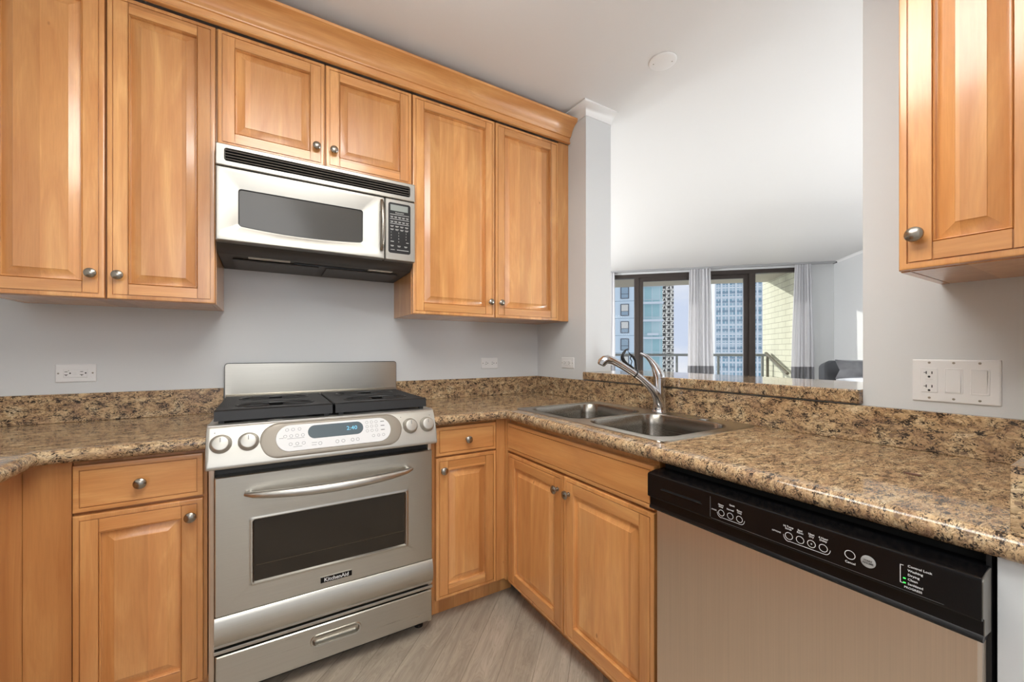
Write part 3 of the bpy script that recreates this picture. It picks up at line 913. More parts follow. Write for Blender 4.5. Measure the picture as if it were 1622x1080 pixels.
# deck: a grid with two holes, corners of the bowls rounded off by the bowl flanges
xs = [X0+.016, B1[0], B1[1], B2[0], B2[1], X1-.016]; ys = [Y0+.016, B1[2], B1[3], Y1-.016]
deck = MB()
def deckpiece(bx):
    o = rrect(bx[0]-.0169, bx[1]+.0169, bx[2]-.0239, bx[3]+.0239, .002, 8)
    i = rrect(bx[0], bx[1], bx[2], bx[3], .075, 8)
    deck.loft([[(p[0], p[1], .9040) for p in o], [(p[0], p[1], .9040) for p in i]])
deckpiece(B1); deckpiece(B2)
deck.box(X0+.004, X1-.004, B1[3]+.0235, Y1-.004, .9030, .9040)
deck.box(X0+.004, B1[0]-.0168, Y0+.004, B1[3]+.024, .9030, .9040); deck.box(B2[1]+.0168, X1-.004, Y0+.004, B1[3]+.024, .9030, .9040)
T.part('rim', rim.join(deck), STEEL)
for bx in (B1, B2):
    L = []
    for ins, z, r in ((-.004, .9048, .078), (0, .9040, .075), (.004, .900, .073), (.008, .86, .07), (.014, .745, .07), (.022, .728, .065), (.045, .718, .05), (.12, .716, .03)):
        L.append([(p[0], p[1], z) for p in rrect(bx[0]+ins, bx[1]-ins, bx[2]+ins, bx[3]-ins, r, 8)])
    bw = T.part('bowl', MB().loft(L, cap1=True), STEELB, smooth=60)
    cxx, cyy = (bx[0]+bx[1])/2, (bx[2]+bx[3])/2
    T.part('drain', MB().lathe([(.045, 0), (.044, .002), (.036, .001), (.034, -.003), (.004, -.004)], (cxx, cyy, .7165), (0, 0, 1), 28), CHROME, bw)
T.part('hole_cap', MB().lathe([(.021, 0), (.021, .003), (.016, .006), (.001, .007)], (1.26, -.072, .9041), (0, 0, 1), 24), CHROME)

# ------------------------------------------------------------------ faucet (frame along the picture-left direction)
FB = Vector((-.071, -1.045, .9056))
FL = Vector((-.8547, .5191, 0))
def fp(px, py, dn=0.0):
    q = FB - FL * ((px - 1044.5) / 356.0) + Vector((0, 0, (648.5 - py) / 356.0)) + Vector((-.5191, -.8547, 0)) * dn
    return (q.x, q.y, q.z)
T = Thing('faucet', tuple(FB), 'chrome pull-out kitchen faucet with curved lever handle behind the sink', 'faucet')
body = T.part('body', MB().lathe([(.034, 0), (.034, .004), (.0315, .008), (.029, .012), (.0275, .05), (.0265, .10), (.0255, .148), (.026, .150), (.026, .153), (.0245, .155)], fp(1044.5, 648.5), (0, 0, 1), 32), CHROME)
T.part('lever_handle', MB().tube([fp(*p) for p in ((1044, 594), (1043.5, 590), (1041, 584), (1036.5, 575), (1031, 567.5), (1025, 561.5), (1019, 557.8), (1014.5, 555.8))],
        [.0252, .0250, .0215, .0160, .0120, .0090, .0068, .0040], 16, flat=1.0), CHROME, smooth=60)
T.part('spout', MB().tube([fp(*p) for p in ((1044, 645, .004), (1042, 634, .012), (1037.5, 622, .018), (1031, 612.5, .02), (1022, 603.3, .02), (1013.5, 596, .02), (1004.6, 589.2, .02))],
        [.021, .0215, .0195, .0170, .0150, .0146, .0146], 18), CHROME, smooth=60)
sp = T.part('spray_wand', MB().tube([fp(*p) for p in ((1004.2, 588.9, .02), (996, 583.2, .02), (985, 576.4, .02), (975, 570.4, .02), (967, 566.6, .02), (961, 565.2, .02), (956.5, 566.5, .02), (952.5, 570.0, .02), (951.0, 573.6, .02))],
        [.0142, .0142, .0148, .0158, .0176, .0196, .0204, .0196, .0178], 18), CHROME, smooth=60)
T.part('wand_joint', MB().tube([fp(1005.6, 590.0, .02), fp(1003.6, 588.5, .02)], .0150, 18), BLACKS, sp)
T.part('spray_face', MB().tube([fp(951.1, 573.5, .02), fp(950.5, 574.8, .02)], [.015, .014], 16), GREYPL, sp)

# ------------------------------------------------------------------ small black sculpture on the ledge
def sp_(px, py): 
    d = 2.30
    f = Vector((.519, .8548, 0)); r = Vector((.8548, -.519, 0))
    q = Vector((-1.558, -2.233, 1.1746)) + f*d + r*((px-811)/637.81*d) + Vector((0, 0, (556.2-py)/637.81*d))
    return (q.x, q.y, q.z)
bq = sp_(1001, 590)
T = Thing('figurine', (bq[0], bq[1], 1.0577), 'small black crescent sculpture standing on the ledge behind the faucet', 'sculpture')
T.part('crescent', MB().tube([sp_(*p) for p in ((995.5, 552), (991, 554.5), (987.4, 560), (986, 566), (988, 571.5), (993, 576.5), (999, 580), (1004, 584))],
       [.0015, .006, .009, .0105, .0105, .009, .007, .006], 12), BLACKS, smooth=60)
T.part('figure', MB().tube([sp_(*p) for p in ((994, 555), (996, 558), (999, 562), (1003, 565), (1006, 570), (1007.5, 577), (1008, 585))],
       [.0012, .0018, .005, .0075, .0075, .0065, .006], 10), BLACKS, smooth=60)
T.part('limb', MB().tube([sp_(*p) for p in ((1000, 562), (998.5, 568), (1001, 572), (999.5, 578), (1003, 583))], [.004, .0032, .003, .003, .004], 8), BLACKS, smooth=60)
T.part('base', MB().lathe([(.03, 0), (.03, .008), (.026, .011), (.001, .0112)], (bq[0]+.012, bq[1], 1.0577), (0, 0, 1), 24), BLACKS)

# ------------------------------------------------------------------ range
RX0, RX1 = -1.7250, -0.9640
T = Thing('range', (-1.3445, -.3, 0), 'stainless steel slide-in gas range with black grates and oven door', 'stove')
T.part('body', MB().box(RX0+.006, RX1-.006, -.585, -.03, .045, .925), BLACKS)
for x0, x1 in ((RX0+.003, RX0+.019), (RX1-.019, RX1-.003)):
    T.part('side_trim', MB().box(x0, x1, -.606, -.58, .04, .80, bev=.003), STEELZ)
for fx in (RX0+.05, RX1-.04):
    T.part('foot', MB().lathe([(.018, 0), (.018, .012), (.010, .014), (.010, .046)], (fx, -.55, 0), (0, 0, 1), 16), BLACKS)
    T.part('foot', MB().lathe([(.018, 0), (.018, .012), (.010, .014), (.010, .046)], (fx, -.10, 0), (0, 0, 1), 16), BLACKS)
ct = T.part('cooktop', MB().box(RX0, RX1, -.615, -.03, .905, .933, bev=.004), STEELP)
T.part('burner_well', MB().box(RX0+.03, RX1-.03, -.598, -.10, .9331, .9335), BLACKS, ct)
bg_ = T.part('backguard', MB().loft([xz(rrect(-1.720, -.960, .934, 1.118, .012), y) for y in (-.022, -.030)], cap0=True, cap1=True), STEEL)
T.part('backguard_trim', MB().loft([xz(rrect(-1.7225, -.9575, .931, 1.121, .014), y) for y in (-.0215, -.026)], cap0=True, cap1=True), BLACKS, bg_)
T.part('backguard_step', MB().prism([(-.030, .934), (-.075, .934), (-.072, .950), (-.050, .972), (-.036, .980), (-.030, .981)], 'x', -1.718, -.962), STEELP, bg_)
# burners
for bxp in (-1.530, -1.164):
    for byp in (-.475, -.245):
        bb_ = T.part('burner', MB().lathe([(.048, 0), (.046, .010), (.040, .012), (.040, .018), (.034, .021), (.001, .022)], (bxp, byp, .9336), (0, 0, 1), 28), IRON)
# grates
def grate(x0, x1):
    y0, y1 = -.602, -.115; zt, zb = .979, .944
    mb = MB()
    # raked front and back skirts with rounded top
    mb.prism([(y0, zb), (y0+.006, zt-.004), (y0+.011, zt), (y0+.026, zt), (y0+.026, zt-.012), (y0+.014, zb)], 'x', x0, x1)
    mb.prism([(y1, zb), (y1-.006, zt-.004), (y1-.011, zt), (y1-.024, zt), (y1-.024, zt-.012), (y1-.014, zb)], 'x', x0, x1)
    for xx, sg in ((x0, 1), (x1, -1)):
        mb.box(xx, xx+sg*.010, y0+.01, y1-.01, zb+.004, zt-.008)
    n = 20
    cxs = (x0+x1)/2
    for i in range(n):
        x = y0 + .034 + (y1-y0-.066) * i / (n-1)     # rib position in depth
        # ribs run left-right; leave openings around the two burners
        segs = [(x0-.002, x1+.002)]
        for by in (-.475, -.245):
            dy = abs(x - by)
            if dy < .072:
                h = math.sqrt(.072**2 - dy**2) * 1.75
                segs = [(x0-.002, cxs-h), (cxs+h, x1+.002)]
        for a, c in segs:
            mb.box(a, c, x-.0062, x+.0062, zt-.016, zt-.001, bev=.003, seg=1)
    for by in (-.475, -.245):
        mb.tube([(cxs + .124*math.cos(2*PI*k/28), by + .072*math.sin(2*PI*k/28), zt-.004) for k in range(29)], .0065, 8)
        for k in range(4):
            a = PI/4 + k*PI/2
            mb.tube([(cxs + .124*math.cos(a), by + .072*math.sin(a), zt-.006), (cxs + .035*math.cos(a), by + .024*math.sin(a), zt-.003)], .0055, 8)
        mb.tube([(cxs-.124, by, zt-.006), (cxs-.03, by, zt-.004)], .005, 8); mb.tube([(cxs+.124, by, zt-.006), (cxs+.03, by, zt-.004)], .005, 8)
    for fx in (x0+.02, x1-.02):
        for fy in (y0+.012, y1-.012):
            mb.box(fx-.008, fx+.008, fy-.006, fy+.006, .934, zb+.002)
    T.part('grate', mb, IRON, smooth=40)
grate(-1.7085, -1.3500); grate(-1.3400, -.9880)
# control panel: sloping face from (y -.67, z .80) to (y -.62, z .932)
SL = math.hypot(.05, .132)
def cp(u, v, w):       # u = x, v up the slope, w outward
    return (u, -.670 + .05 * v / SL - .132 / SL * w, .800 + .132 * v / SL + .05 / SL * w)
def onpanel(mb): return mb.mapped(lambda x, y, z: cp(x, z, -y))    # builder drawn in x/z with -y outward
prof = [(-.60, .800), (-.664, .799), (-.6695, .801), (-.6715, .806)]
for k in range(7):
    tt_ = k / 6; bul = .004 * math.sin(PI * tt_)
    prof.append((-.6705 + .043 * tt_ - bul, .812 + .102 * tt_))
prof += [(-.620, .924), (-.613, .931), (-.602, .934), (-.585, .9345), (-.585, .800)]
def capcurve(x): return 0
cpanel = T.part('control_panel', MB().loft([[(x, y if y > -.59 else -.59 + (y+.59)*k, z) for y, z in prof] for x, k in ((RX0, .93), (RX0+.004, .985), (RX0+.010, 1), (RX1-.010, 1), (RX1-.004, .985), (RX1, .93))], cap0=True, cap1=True), SILVER)
def oval(x0, x1, z0, z1, n=12): return rrect(x0, x1, z0, z1, (z1-z0)/2 - .0005, n)
bz = MB().loft([xz(oval(-1.583, -1.102, .012, .135), -.001), xz(oval(-1.580, -1.105, .015, .132), -.006), xz(oval(-1.572, -1.113, .020, .128), -.0085), xz(oval(-1.538, -1.145, .028, .126), -.0085), xz(oval(-1.536, -1.147, .030, .124), -.0078)], cap0=True, cap1=True)
bez = T.part('touch_bezel', onpanel(bz), GREYPL, cpanel)
pl = MB().loft([xz(oval(-1.534, -1.149, .0315, .1225), -.0078), xz(oval(-1.533, -1.150, .0325, .1215), -.0100)], cap0=False, cap1=True)
T.part('touch_pad', onpanel(pl), WHITEPL, cpanel)
T.part('display', onpanel(MB().loft([xz(oval(-1.436, -1.250, .068, .115), -.0100), xz(oval(-1.435, -1.251, .069, .114), -.0106)], cap1=True)), LCD, cpanel)
T.part('display_digits', onpanel(textmb('2:40', -1.290, .0925, .020, -.0109, sx=1.1)), LEDB, cpanel)
pr = MB()
for r_, xs_ in ((.106, (-1.500, -1.482, -1.462)), (.084, (-1.506, -1.488, -1.470, -1.452)), (.056, (-1.490, -1.470, -1.450))):
    for x in xs_: pr.join(ringmb(x, r_, .0044, .0054, -.0103, 16))
for r_ in (.108, .092, .076):
    for x in (-1.236, -1.219, -1.202): pr.join(ringmb(x, r_, .0044, .0053, -.0103, 16))
    pr.add([(-1.186, -.0103, r_-.002), (-1.172, -.0103, r_-.002), (-1.172, -.0103, r_+.001), (-1.186, -.0103, r_+.001)], [(0, 1, 2, 3)])
for x in (-1.398, -1.342, -1.322, -1.290, -1.272): pr.join(ringmb(x, .049, .0048, .0060, -.0103, 16))
for x in (-1.215, -1.196, -1.178): pr.join(ringmb(x, .056, .0042, .0052, -.0103, 16))
for x0_, x1_, z_ in ((-1.524, -1.511, .078), (-1.500, -1.448, .0745), (-1.482, -1.455, .0455), (-1.425, -1.408, .053), (-1.425, -1.410, .045)):
    pr.add([(x0_, -.0103, z_), (x1_, -.0103, z_), (x1_, -.0103, z_+.0012), (x0_, -.0103, z_+.0012)], [(0, 1, 2, 3)])
T.part('pad_print', onpanel(pr), PRINTG, cpanel)
for kx in (-1.686, -1.611, -1.070, -1.001):
    kz = .0795
    kb = MB().lathe([(.0300, .003), (.0300, .006), (.0275, .010), (.0245, .021), (.0225, .0245), (.020, .0258), (.001, .0262)], (kx, 0, kz), (0, -1, 0), 32)
    kb2 = MB().lathe([(.0315, 0), (.0315, .004), (.0300, .0055)], (kx, 0, kz), (0, -1, 0), 32)
    ko = T.part('control_knob', onpanel(kb), SILVER)
    T.part('knob_skirt', onpanel(kb2), GREYPL, ko)
    T.part('pointer_mark', onpanel(MB().box(kx-.0012, kx+.0012, -.0268, -.0255, kz+.004, kz+.018)), PRINTG, ko)
dots = MB()
for x in (-1.703, -1.583, -1.104, -.985):
    dots.join(ringmb(x, .118, .0001, .0016, -.0016, 10))
T.part('burner_mark', onpanel(dots), BLACKS, cpanel)
# oven door
DX0, DX1 = -1.7045, -.9705
YD = -.625
def DR(x0, x1, z0, z1, r, y): return xz(rrect(x0, x1, z0, z1, r, 4), y)
dm = MB().loft([DR(DX0, DX1, .312, .764, .004, -.586), DR(DX0, DX1, .312, .764, .004, YD+.004), DR(DX0+.003, DX1-.003, .3125, .761, .003, YD), DR(-1.613, -1.069, .3855, .620, .010, YD), DR(-1.607, -1.075, .3905, .615, .010, YD-.0035),
                DR(-1.601, -1.081, .3955, .610, .008, YD-.003), DR(-1.596, -1.086, .400, .605, .004, YD+.006)], cap0=True)
od = T.part('oven_door', dm, STEEL)
T.part('oven_window', MB().box(-1.597, -1.085, YD+.004, YD+.007, .399, .606), OVENG, od)
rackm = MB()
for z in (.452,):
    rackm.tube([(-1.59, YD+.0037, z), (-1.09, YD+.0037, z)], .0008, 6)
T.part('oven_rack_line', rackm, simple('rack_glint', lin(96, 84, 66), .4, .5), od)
lowp = [(-.586, .2175), (YD+.002, .2175), (YD-.003, .221), (YD-.0105, .235), (YD-.0125, .255), (YD-.0105, .278), (YD-.006, .297), (YD-.001, .3085), (YD+.003, .3110), (-.586, .3110)]
T.part('door_lower_band', MB().prism(lowp, 'x', DX0, DX1), STEEL, od)
hp = []
hr = []
for i in range(25):
    q = i / 24
    hp.append((-1.621 + .561 * q, YD - .010 - .052 * (math.sin(PI * q) ** .55), .701 - .006*math.sin(PI*q)))
    hr.append(.0065 + .0105 * math.sin(PI * q) ** .5)
T.part('oven_handle', MB().tube(hp, hr, 16, flat=1.0), STEELP, od, smooth=70)
for x in (-1.606, -1.075):
    T.part('handle_mount', MB().tube([(x, YD+.001, .701), (x, YD-.022, .701)], .010, 12), STEELP, od)
bd = T.part('badge', MB().box(-1.3935, -1.2865, YD-.003, YD+.0002, .3335, .3535, bev=.0012), BLACKG, od)
T.part('badge_lettering', textmb('KitchenAid', -1.340, .3432, .0190, YD-.0033, bold=.0004, sx=.98), PRINTW, bd)
T.part('badge_edge', MB().box(-1.3945, -1.2855, YD-.0026, YD, .3533, .3552), STEELP, bd)
# trim rails between oven and drawer
T.part('vent_trim', MB().box(DX0-.004, DX1+.004, -.615, -.588, .2045, .2135, bev=.002).box(DX0-.004, DX1+.004, -.618, -.588, .1855, .1975, bev=.002), STEELP)
# drawer with recessed pull
def DL(x0, x1, z0, z1, r, y): return xz(rrect(x0, x1, z0, z1, r, 8), y)
dr = MB().loft([DL(DX0+.001, DX1, .052, .179, .004, -.586), DL(DX0+.001, DX1, .052, .179, .004, -.617), DL(DX0+.004, DX1-.003, .055, .176, .003, -.6205),
                DL(-1.427, -1.252, .1035, .149, .022, -.6205), DL(-1.4255, -1.2535, .105, .1475, .021, -.6235), DL(-1.420, -1.259, .110, .143, .016, -.6228), DL(-1.418, -1.261, .112, .141, .0145, -.606)], cap0=True, cap1=True)
dw = T.part('drawer', dr, STEEL)
T.part('drawer_pull', MB().prism([(-.6222, .1405), (-.6225, .1365), (-.616, .122), (-.6085, .119), (-.6085, .1405)], 'x', -1.4165, -1.2625), STEELP, dw)
T.part('kick_plate', MB().box(RX0+.03, RX1-.03, -.56, -.545, .01, .05), BLACKS)

# ------------------------------------------------------------------ microwave
T = Thing('microwave', (-1.3445, -.2, 1.55), 'stainless over-the-range microwave mounted under the short cabinet', 'microwave')
MX0, MX1, YM = -1.7235, -.9665, -.385
T.part('housing', MB().prism([(-.0005, 1.9595), (-.345, 1.9595), (-.345, 1.590), (-.335, 1.576), (-.30, 1.557), (-.0005, 1.549)], 'x', MX0, MX1), DKBROWN)
vt = MB().loft([xz(rrect(MX0, MX1, 1.8715, 1.9535, .004, 4), -.345), xz(rrect(MX0, MX1, 1.8715, 1.9535, .004, 4), YM+.003), xz(rrect(MX0+.003, MX1-.003, 1.8745, 1.9505, .004, 4), YM),
                xz(rrect(-1.697, -.990, 1.8895, 1.9385, .009, 4), YM), xz(rrect(-1.695, -.992, 1.8915, 1.9365, .008, 4), YM+.013)], cap0=True, cap1=True)
vg = T.part('vent_grille', vt, [MWSTEEL, DARK])
T.part('vent_backing', MB().box(-1.694, -.993, YM+.0115, YM+.0128, 1.8925, 1.9355), DARK, vg)
for k in range(4):
    z = 1.8975 + k * .0108
    T.part('slat', MB().prism([(YM+.002, z), (YM+.001, z+.002), (YM+.011, z+.0058), (YM+.0118, z+.004)], 'x', -1.695, -.992), simple('slat_grey', lin(128, 120, 110), .45, .3), vg)
# door with dished frame around the window
def ML(x0, x1, z0, z1, r, y, arch=0.0):
    out = []
    for p in rrect(x0, x1, z0, z1, r, 6):
        dz = 0
        if p[1] < (z0+z1)/2 and arch:
            u = (p[0]-x0)/(x1-x0); dz = arch*(4*(u-.5)**2)
        out.append((p[0], y, p[1]+dz))
    return out
def subdiv_loop(loop, n=6):
    out = []
    for i in range(len(loop)):
        a = Vector(loop[i]); b2 = Vector(loop[(i+1) % len(loop)])
        k = n if (a-b2).length > .06 else 1
        for j in range(k): out.append(tuple(a.lerp(b2, j/k)))
    return out
WX0, WX1, WZ0, WZ1 = -1.652, -1.200, 1.655, 1.793
def tilt(loop):   # the glass leans, its top edge further forward
    return [(x, y - (z - 1.724) * .05, z) for x, y, z in loop]
def archit(loop, amt):
    r_ = []
    for x, y, z in loop:
        u = (x - WX0) / (WX1 - WX0)
        if z < 1.70: z = z - amt * (1 - 4 * (u - .5) ** 2)
        r_.append((x, y, z))
    return r_
# equal-count loops: sample each rectangle the same way
def samp(x0, x1, z0, z1, r):
    pts = rrect(x0, x1, z0, z1, r, 5)
    out = []
    for i in range(20):
        a = pts[i]; b2 = pts[(i+1) % 20]
        k = 12 if i in (4, 14) else (12 if i in (9, 19) else 1)
        for j in range(k): out.append((a[0]+(b2[0]-a[0])*j/k, a[1]+(b2[1]-a[1])*j/k))
    return out
mdl = [xz(samp(MX0, -1.1065, 1.590, 1.868, .004), -.345), xz(samp(MX0, -1.1065, 1.590, 1.868, .004), YM+.004), xz(samp(MX0+.004, -1.110, 1.594, 1.864, .004), YM),
       xz(samp(-1.707, -1.140, 1.612, 1.852, .02), YM-.001),
       tilt(archit(xz(samp(WX0-.006, WX1+.006, WZ0-.006, WZ1+.006, .012), YM+.010), .012)), tilt(archit(xz(samp(WX0, WX1, WZ0, WZ1, .010), YM+.0105), .012)), tilt(archit(xz(samp(WX0+.001, WX1-.001, WZ0+.001, WZ1-.001, .010), YM+.0125), .012))]
md = T.part('door', MB().loft(mdl, cap0=True), MWSTEEL)
gl = [(x, y - .0005, z) for x, y, z in mdl[-1]]
T.part('window', MB().loft([gl, [(x, y + .002, z) for x, y, z in gl]], cap0=True, cap1=True), MWG, md, smooth=0)
fr_ = MB().loft([tilt(archit(xz(samp(WX0-.0015, WX1+.0015, WZ0-.0015, WZ1+.0015, .011), YM+.0092), .012)), tilt(archit(xz(samp(WX0+.002, WX1-.002, WZ0+.002, WZ1-.002, .009), YM+.0104), .012))])
T.part('window_gasket', fr_, BLACKS, md)
hpts = [(-1.1215, YM - .006 - .026*math.sin(PI*i/16)**.7, 1.628 + .222*i/16) for i in range(17)]
T.part('handle', MB().tube(hpts, [.007 + .0035*math.sin(PI*i/16)**.5 for i in range(17)], 14, up=(1, 0, 0)), NICKEL, md, smooth=70)
for z in (1.634, 1.844):
    T.part('handle_mount', MB().tube([(-1.1215, YM, z), (-1.1215, YM-.012, z)], .0065, 12), NICKEL, md)
cpn = T.part('control_panel', MB().loft([xz(rrect(-1.1035, MX1, 1.590, 1.868, .004, 4), -.345), xz(rrect(-1.1035, MX1, 1.590, 1.868, .004, 4), YM+.003), xz(rrect(-1.1005, MX1-.003, 1.593, 1.865, .004, 4), YM)], cap0=True, cap1=True), MWSTEEL)
T.part('keypad', MB().loft([xz(rrect(-1.0905, -.9885, 1.622, 1.852, .010, 5), YM+.0005), xz(rrect(-1.0895, -.9895, 1.623, 1.851, .010, 5), YM-.0015)], cap1=True), BLACKS, cpn)
T.part('display', MB().box(-1.0815, -1.0015, YM-.0022, YM-.0012, 1.815, 1.842), LCDM, cpn)
yk = YM - .0019
pr = textmb('KitchenAid', -1.040, 1.8065, .0085, yk, bold=.0001)
def bar(x0, x1, z, h): pr.add([(x0, yk, z), (x1, yk, z), (x1, yk, z+h), (x0, yk, z+h)], [(0, 1, 2, 3)])
for z in (1.797, 1.776, 1.755): bar(-1.083, -.996, z, .0022)
for z in (1.7865, 1.765):
    for k in range(5): bar(-1.082+k*.0177, -1.0685+k*.0177, z, .0022); bar(-1.080+k*.0177, -1.0705+k*.0177, z-.0036, .0018)
for z in (1.744, 1.7295):
    for k in range(4): bar(-1.082+k*.0222, -1.066+k*.0222, z, .0022); bar(-1.080+k*.0222, -1.069+k*.0222, z-.0036, .0018)
for r_, ch in enumerate(('123', '456', '789')):
    for k, c_ in enumerate(ch): pr.join(textmb(c_, -1.078 + k*.034, 1.7155 - r_*.0135, .0085, yk))
pr.join(textmb('0', -1.044, 1.675, .0085, yk))
bar(-1.081, -1.066, 1.673, .003); bar(-1.010, -.998, 1.673, .003)
for k in range(3): bar(-1.081+k*.031, -1.066+k*.031, 1.655, .0022); bar(-1.079+k*.031, -1.068+k*.031, 1.6512, .0018)
bar(-1.081, -1.062, 1.636, .0024); bar(-1.052, -.998, 1.636, .0028)
T.part('keypad_print', pr, simple('pale_print', lin(188, 188, 186), .5), cpn)
und = MB()
T.part('light_lens', MB().box(-1.625, -1.475, -.285, -.255, 1.5535, 1.5565, bev=.001), simple('frosted_lens', lin(190, 184, 170), .4), label='left cooktop light lens')
T.part('light_lens', MB().box(-1.155, -1.045, -.285, -.255, 1.5535, 1.5565, bev=.001), simple('frosted_lens_right', lin(190, 184, 170), .4), label='right cooktop light lens')
T.part('grease_filter', MB().box(-1.68, -1.36, -.24, -.04, 1.5450, 1.5525, bev=.002), DKBROWN)
T.part('grease_filter', MB().box(-1.33, -1.01, -.24, -.04, 1.5450, 1.5525, bev=.002), DKBROWN)
T.part('underside_latch', MB().box(-1.46, -1.17, -.262, -.250, 1.551, 1.556, bev=.001), BLACKS)

# ------------------------------------------------------------------ dishwasher (frame: x = -world y, y = world x)
T = Thing('dishwasher', (1.77, -.3, 0), 'stainless steel dishwasher with black control strip under the right countertop', 'dishwasher', RR)
WX0_, WX1_ = 1.4725, 2.0845
T.part('tub', MB().box(WX0_+.004, WX1_-.006, -.585, -.03, .10, .8525), DARK)
T.part('side_gasket', MB().box(WX1_-.004, WX1_+.0015, -.603, -.58, .10, .8590), BLACKS)
T.part('kick_plate', MB().box(WX0_+.01, WX1_-.01, -.55, -.53, 0.005, .10), BLACKS)
T.part('door', MB().loft([xz(rrect(WX0_+.010, WX1_-.004, .11, .744, .003, 3), -.588), xz(rrect(WX0_+.010, WX1_-.004, .11, .744, .003, 3), -.628), xz(rrect(WX0_+.014, WX1_-.008, .114, .744, .003, 3), -.632)], cap0=True, cap1=True), STEELZ)
YP = -.655
cpd = MB().prism([(-.588, .8425), (-.628, .8415), (YP+.004, .8385), (YP+.001, .8365), (YP, .833), (YP, .7765), (YP+.002, .7735), (YP+.009, .7725), (YP+.0105, .7705), (YP+.0105, .7495), (YP+.008, .7465), (YP+.006, .7435), (YP+.008, .7395), (YP+.014, .7375), (YP+.022, .7385), (-.588, .7385)], 'x', WX0_, WX1_)
cpo = T.part('control_panel', cpd, BLACKG, label='black control strip')
T.part('end_cap', MB().prism([(-.588, .8400), (-.628, .8395), (YP+.006, .8355), (YP+.003, .832), (YP+.003, .778), (YP+.012, .7735), (YP+.0125, .748), (-.588, .7400)], 'x', WX1_+.0001, WX1_+.0012), simple('grey_end_cap', lin(128, 122, 114), .35, .2), cpo)
T.part('latch_slot', MB().box(1.520, 1.632, YP-.0004, YP+.002, .803, .8075), DARK, cpo)
T.part('latch_lip', MB().prism([(YP, .8015), (YP-.0022, .8025), (YP-.0022, .8035), (YP, .804)], 'x', 1.516, 1.636), BLACKS, cpo)
yl = YP - .0004
outl = MB()
def ob(x0, x1, z0, z1): outl.add([(x0, yl, z0), (x1, yl, z0), (x1, yl, z1), (x0, yl, z1)], [(0, 1, 2, 3)])
ob(1.657, 1.6582, .781, .829); ob(1.659, 2.046, .7785, .7792)
T.part('overlay_outline', outl, simple('dim_outline', lin(96, 98, 100), .4), cpo)
dp = MB()
for x in (1.685, 1.706, 1.727): dp.join(ringmb(x, .7985, .0062, .0072, yl, 24))
for x in (1.827, 1.847, 1.8665, 1.886): dp.join(ringmb(x, .8005, .0062, .0072, yl, 24))
dp.join(ringmb(1.927, .8055, .0070, .0080, yl, 24)); dp.join(ringmb(1.8665, .8005, .0001, .0013, yl, 10))
def ub(x0, x1, z):
    dp.add([(x0, yl, z), (x1, yl, z), (x1, yl, z+.0009), (x0, yl, z+.0009)], [(0, 1, 2, 3)])
ub(1.685, 1.729, .7875); ub(1.827, 1.888, .7895)
for x, z in ((1.685, .7985), (1.827, .8005)):
    for i in range(8):
        a0 = PI + i*PI/16; a1 = PI + (i+1)*PI/16
        dp.add([(x + .0095*math.cos(a0), yl, z + .0110*math.sin(a0)), (x + .0103*math.cos(a0), yl, z + .0119*math.sin(a0)), (x + .0103*math.cos(a1), yl, z + .0119*math.sin(a1)), (x + .0095*math.cos(a1), yl, z + .0110*math.sin(a1))], [(0, 1, 2, 3)])
for x, z in ((1.729, .7985), (1.888, .8005)):
    for i in range(8):
        a0 = 1.5*PI + i*PI/16; a1 = 1.5*PI + (i+1)*PI/16
        dp.add([(x + .0088*math.cos(a0), yl, z + .0102*math.sin(a0)), (x + .0096*math.cos(a0), yl, z + .0111*math.sin(a0)), (x + .0096*math.cos(a1), yl, z + .0111*math.sin(a1)), (x + .0088*math.cos(a1), yl, z + .0102*math.sin(a1))], [(0, 1, 2, 3)])
def tx(s_, x, z, sz=.0052, al='CENTER'): dp.join(textmb(s_, x, z, sz, yl, al, .00008))
tx('Heavy\nDuty', 1.684, .8145); tx('Normal', 1.706, .8125); tx('Rinse\nOnly', 1.727, .8145); tx('Quick', 1.710, .8235, .0050); tx('CYCLES', 1.6670, .8005, .0036)
tx('Hi Temp\nScrub', 1.826, .8165); tx('Sani\nRinse', 1.847, .8165); tx('Heat\nDry', 1.8665, .8165); tx('4 Hour\nDelay', 1.886, .8165); tx('OPTIONS', 1.8035, .8015, .0040)
tx('Cancel', 1.9275, .7915, .0056)
for i, s_ in enumerate(('Control Lock', 'Washing', 'Drying', 'Clean', 'Sanitized')): tx(s_, 2.004, .8205 - i*.0073, .0052, 'LEFT')
tx('PROGRESS', 2.0105, .7845, .0046)
dp.add([(1.9945, yl, .7905), (1.9955, yl, .7905), (1.9955, yl, .8195), (1.9945, yl, .8195)], [(0, 1, 2, 3)])
ub(1.9945, 1.9990, .8190); ub(1.9945, 1.9990, .7897)
for lo_, hi_ in ((1.60, 1.78), (1.78, 1.905), (1.905, 1.965), (1.965, 2.10)):   # cycle, option, cancel and progress lettering
    q = MB()
    for f in dp.f:
        vs_ = [dp.v[i] for i in f]
        if lo_ <= sum(v[0] for v in vs_) / len(vs_) < hi_: q.add(vs_, [list(range(len(vs_)))])
    T.part('panel_print', q, PRINTW, cpo, smooth=0)
T.part('start_button', MB().lathe([(.0105, 0), (.0103, .0012), (.009, .0016), (.001, .0017)], (1.953, YP, .8045), (0, -1, 0), 28), simple('silver_button', lin(176, 178, 178), .4, .3), cpo, label='silver start button')
sb = textmb('START', 1.953, .8063, .0042, YP-.0020, bold=.0001).join(textmb('RESUME', 1.953, .8020, .0042, YP-.0020, bold=.0001))
T.part('start_lettering', sb, BLACKS, cpo)
T.part('indicator', MB().box(1.9985, 2.0015, YP-.0006, YP, .7977, .7995), LEDG, cpo)
T.part('indicator', MB().box(1.9985, 2.0015, YP-.0006, YP, .7904, .7922), LEDG, cpo)

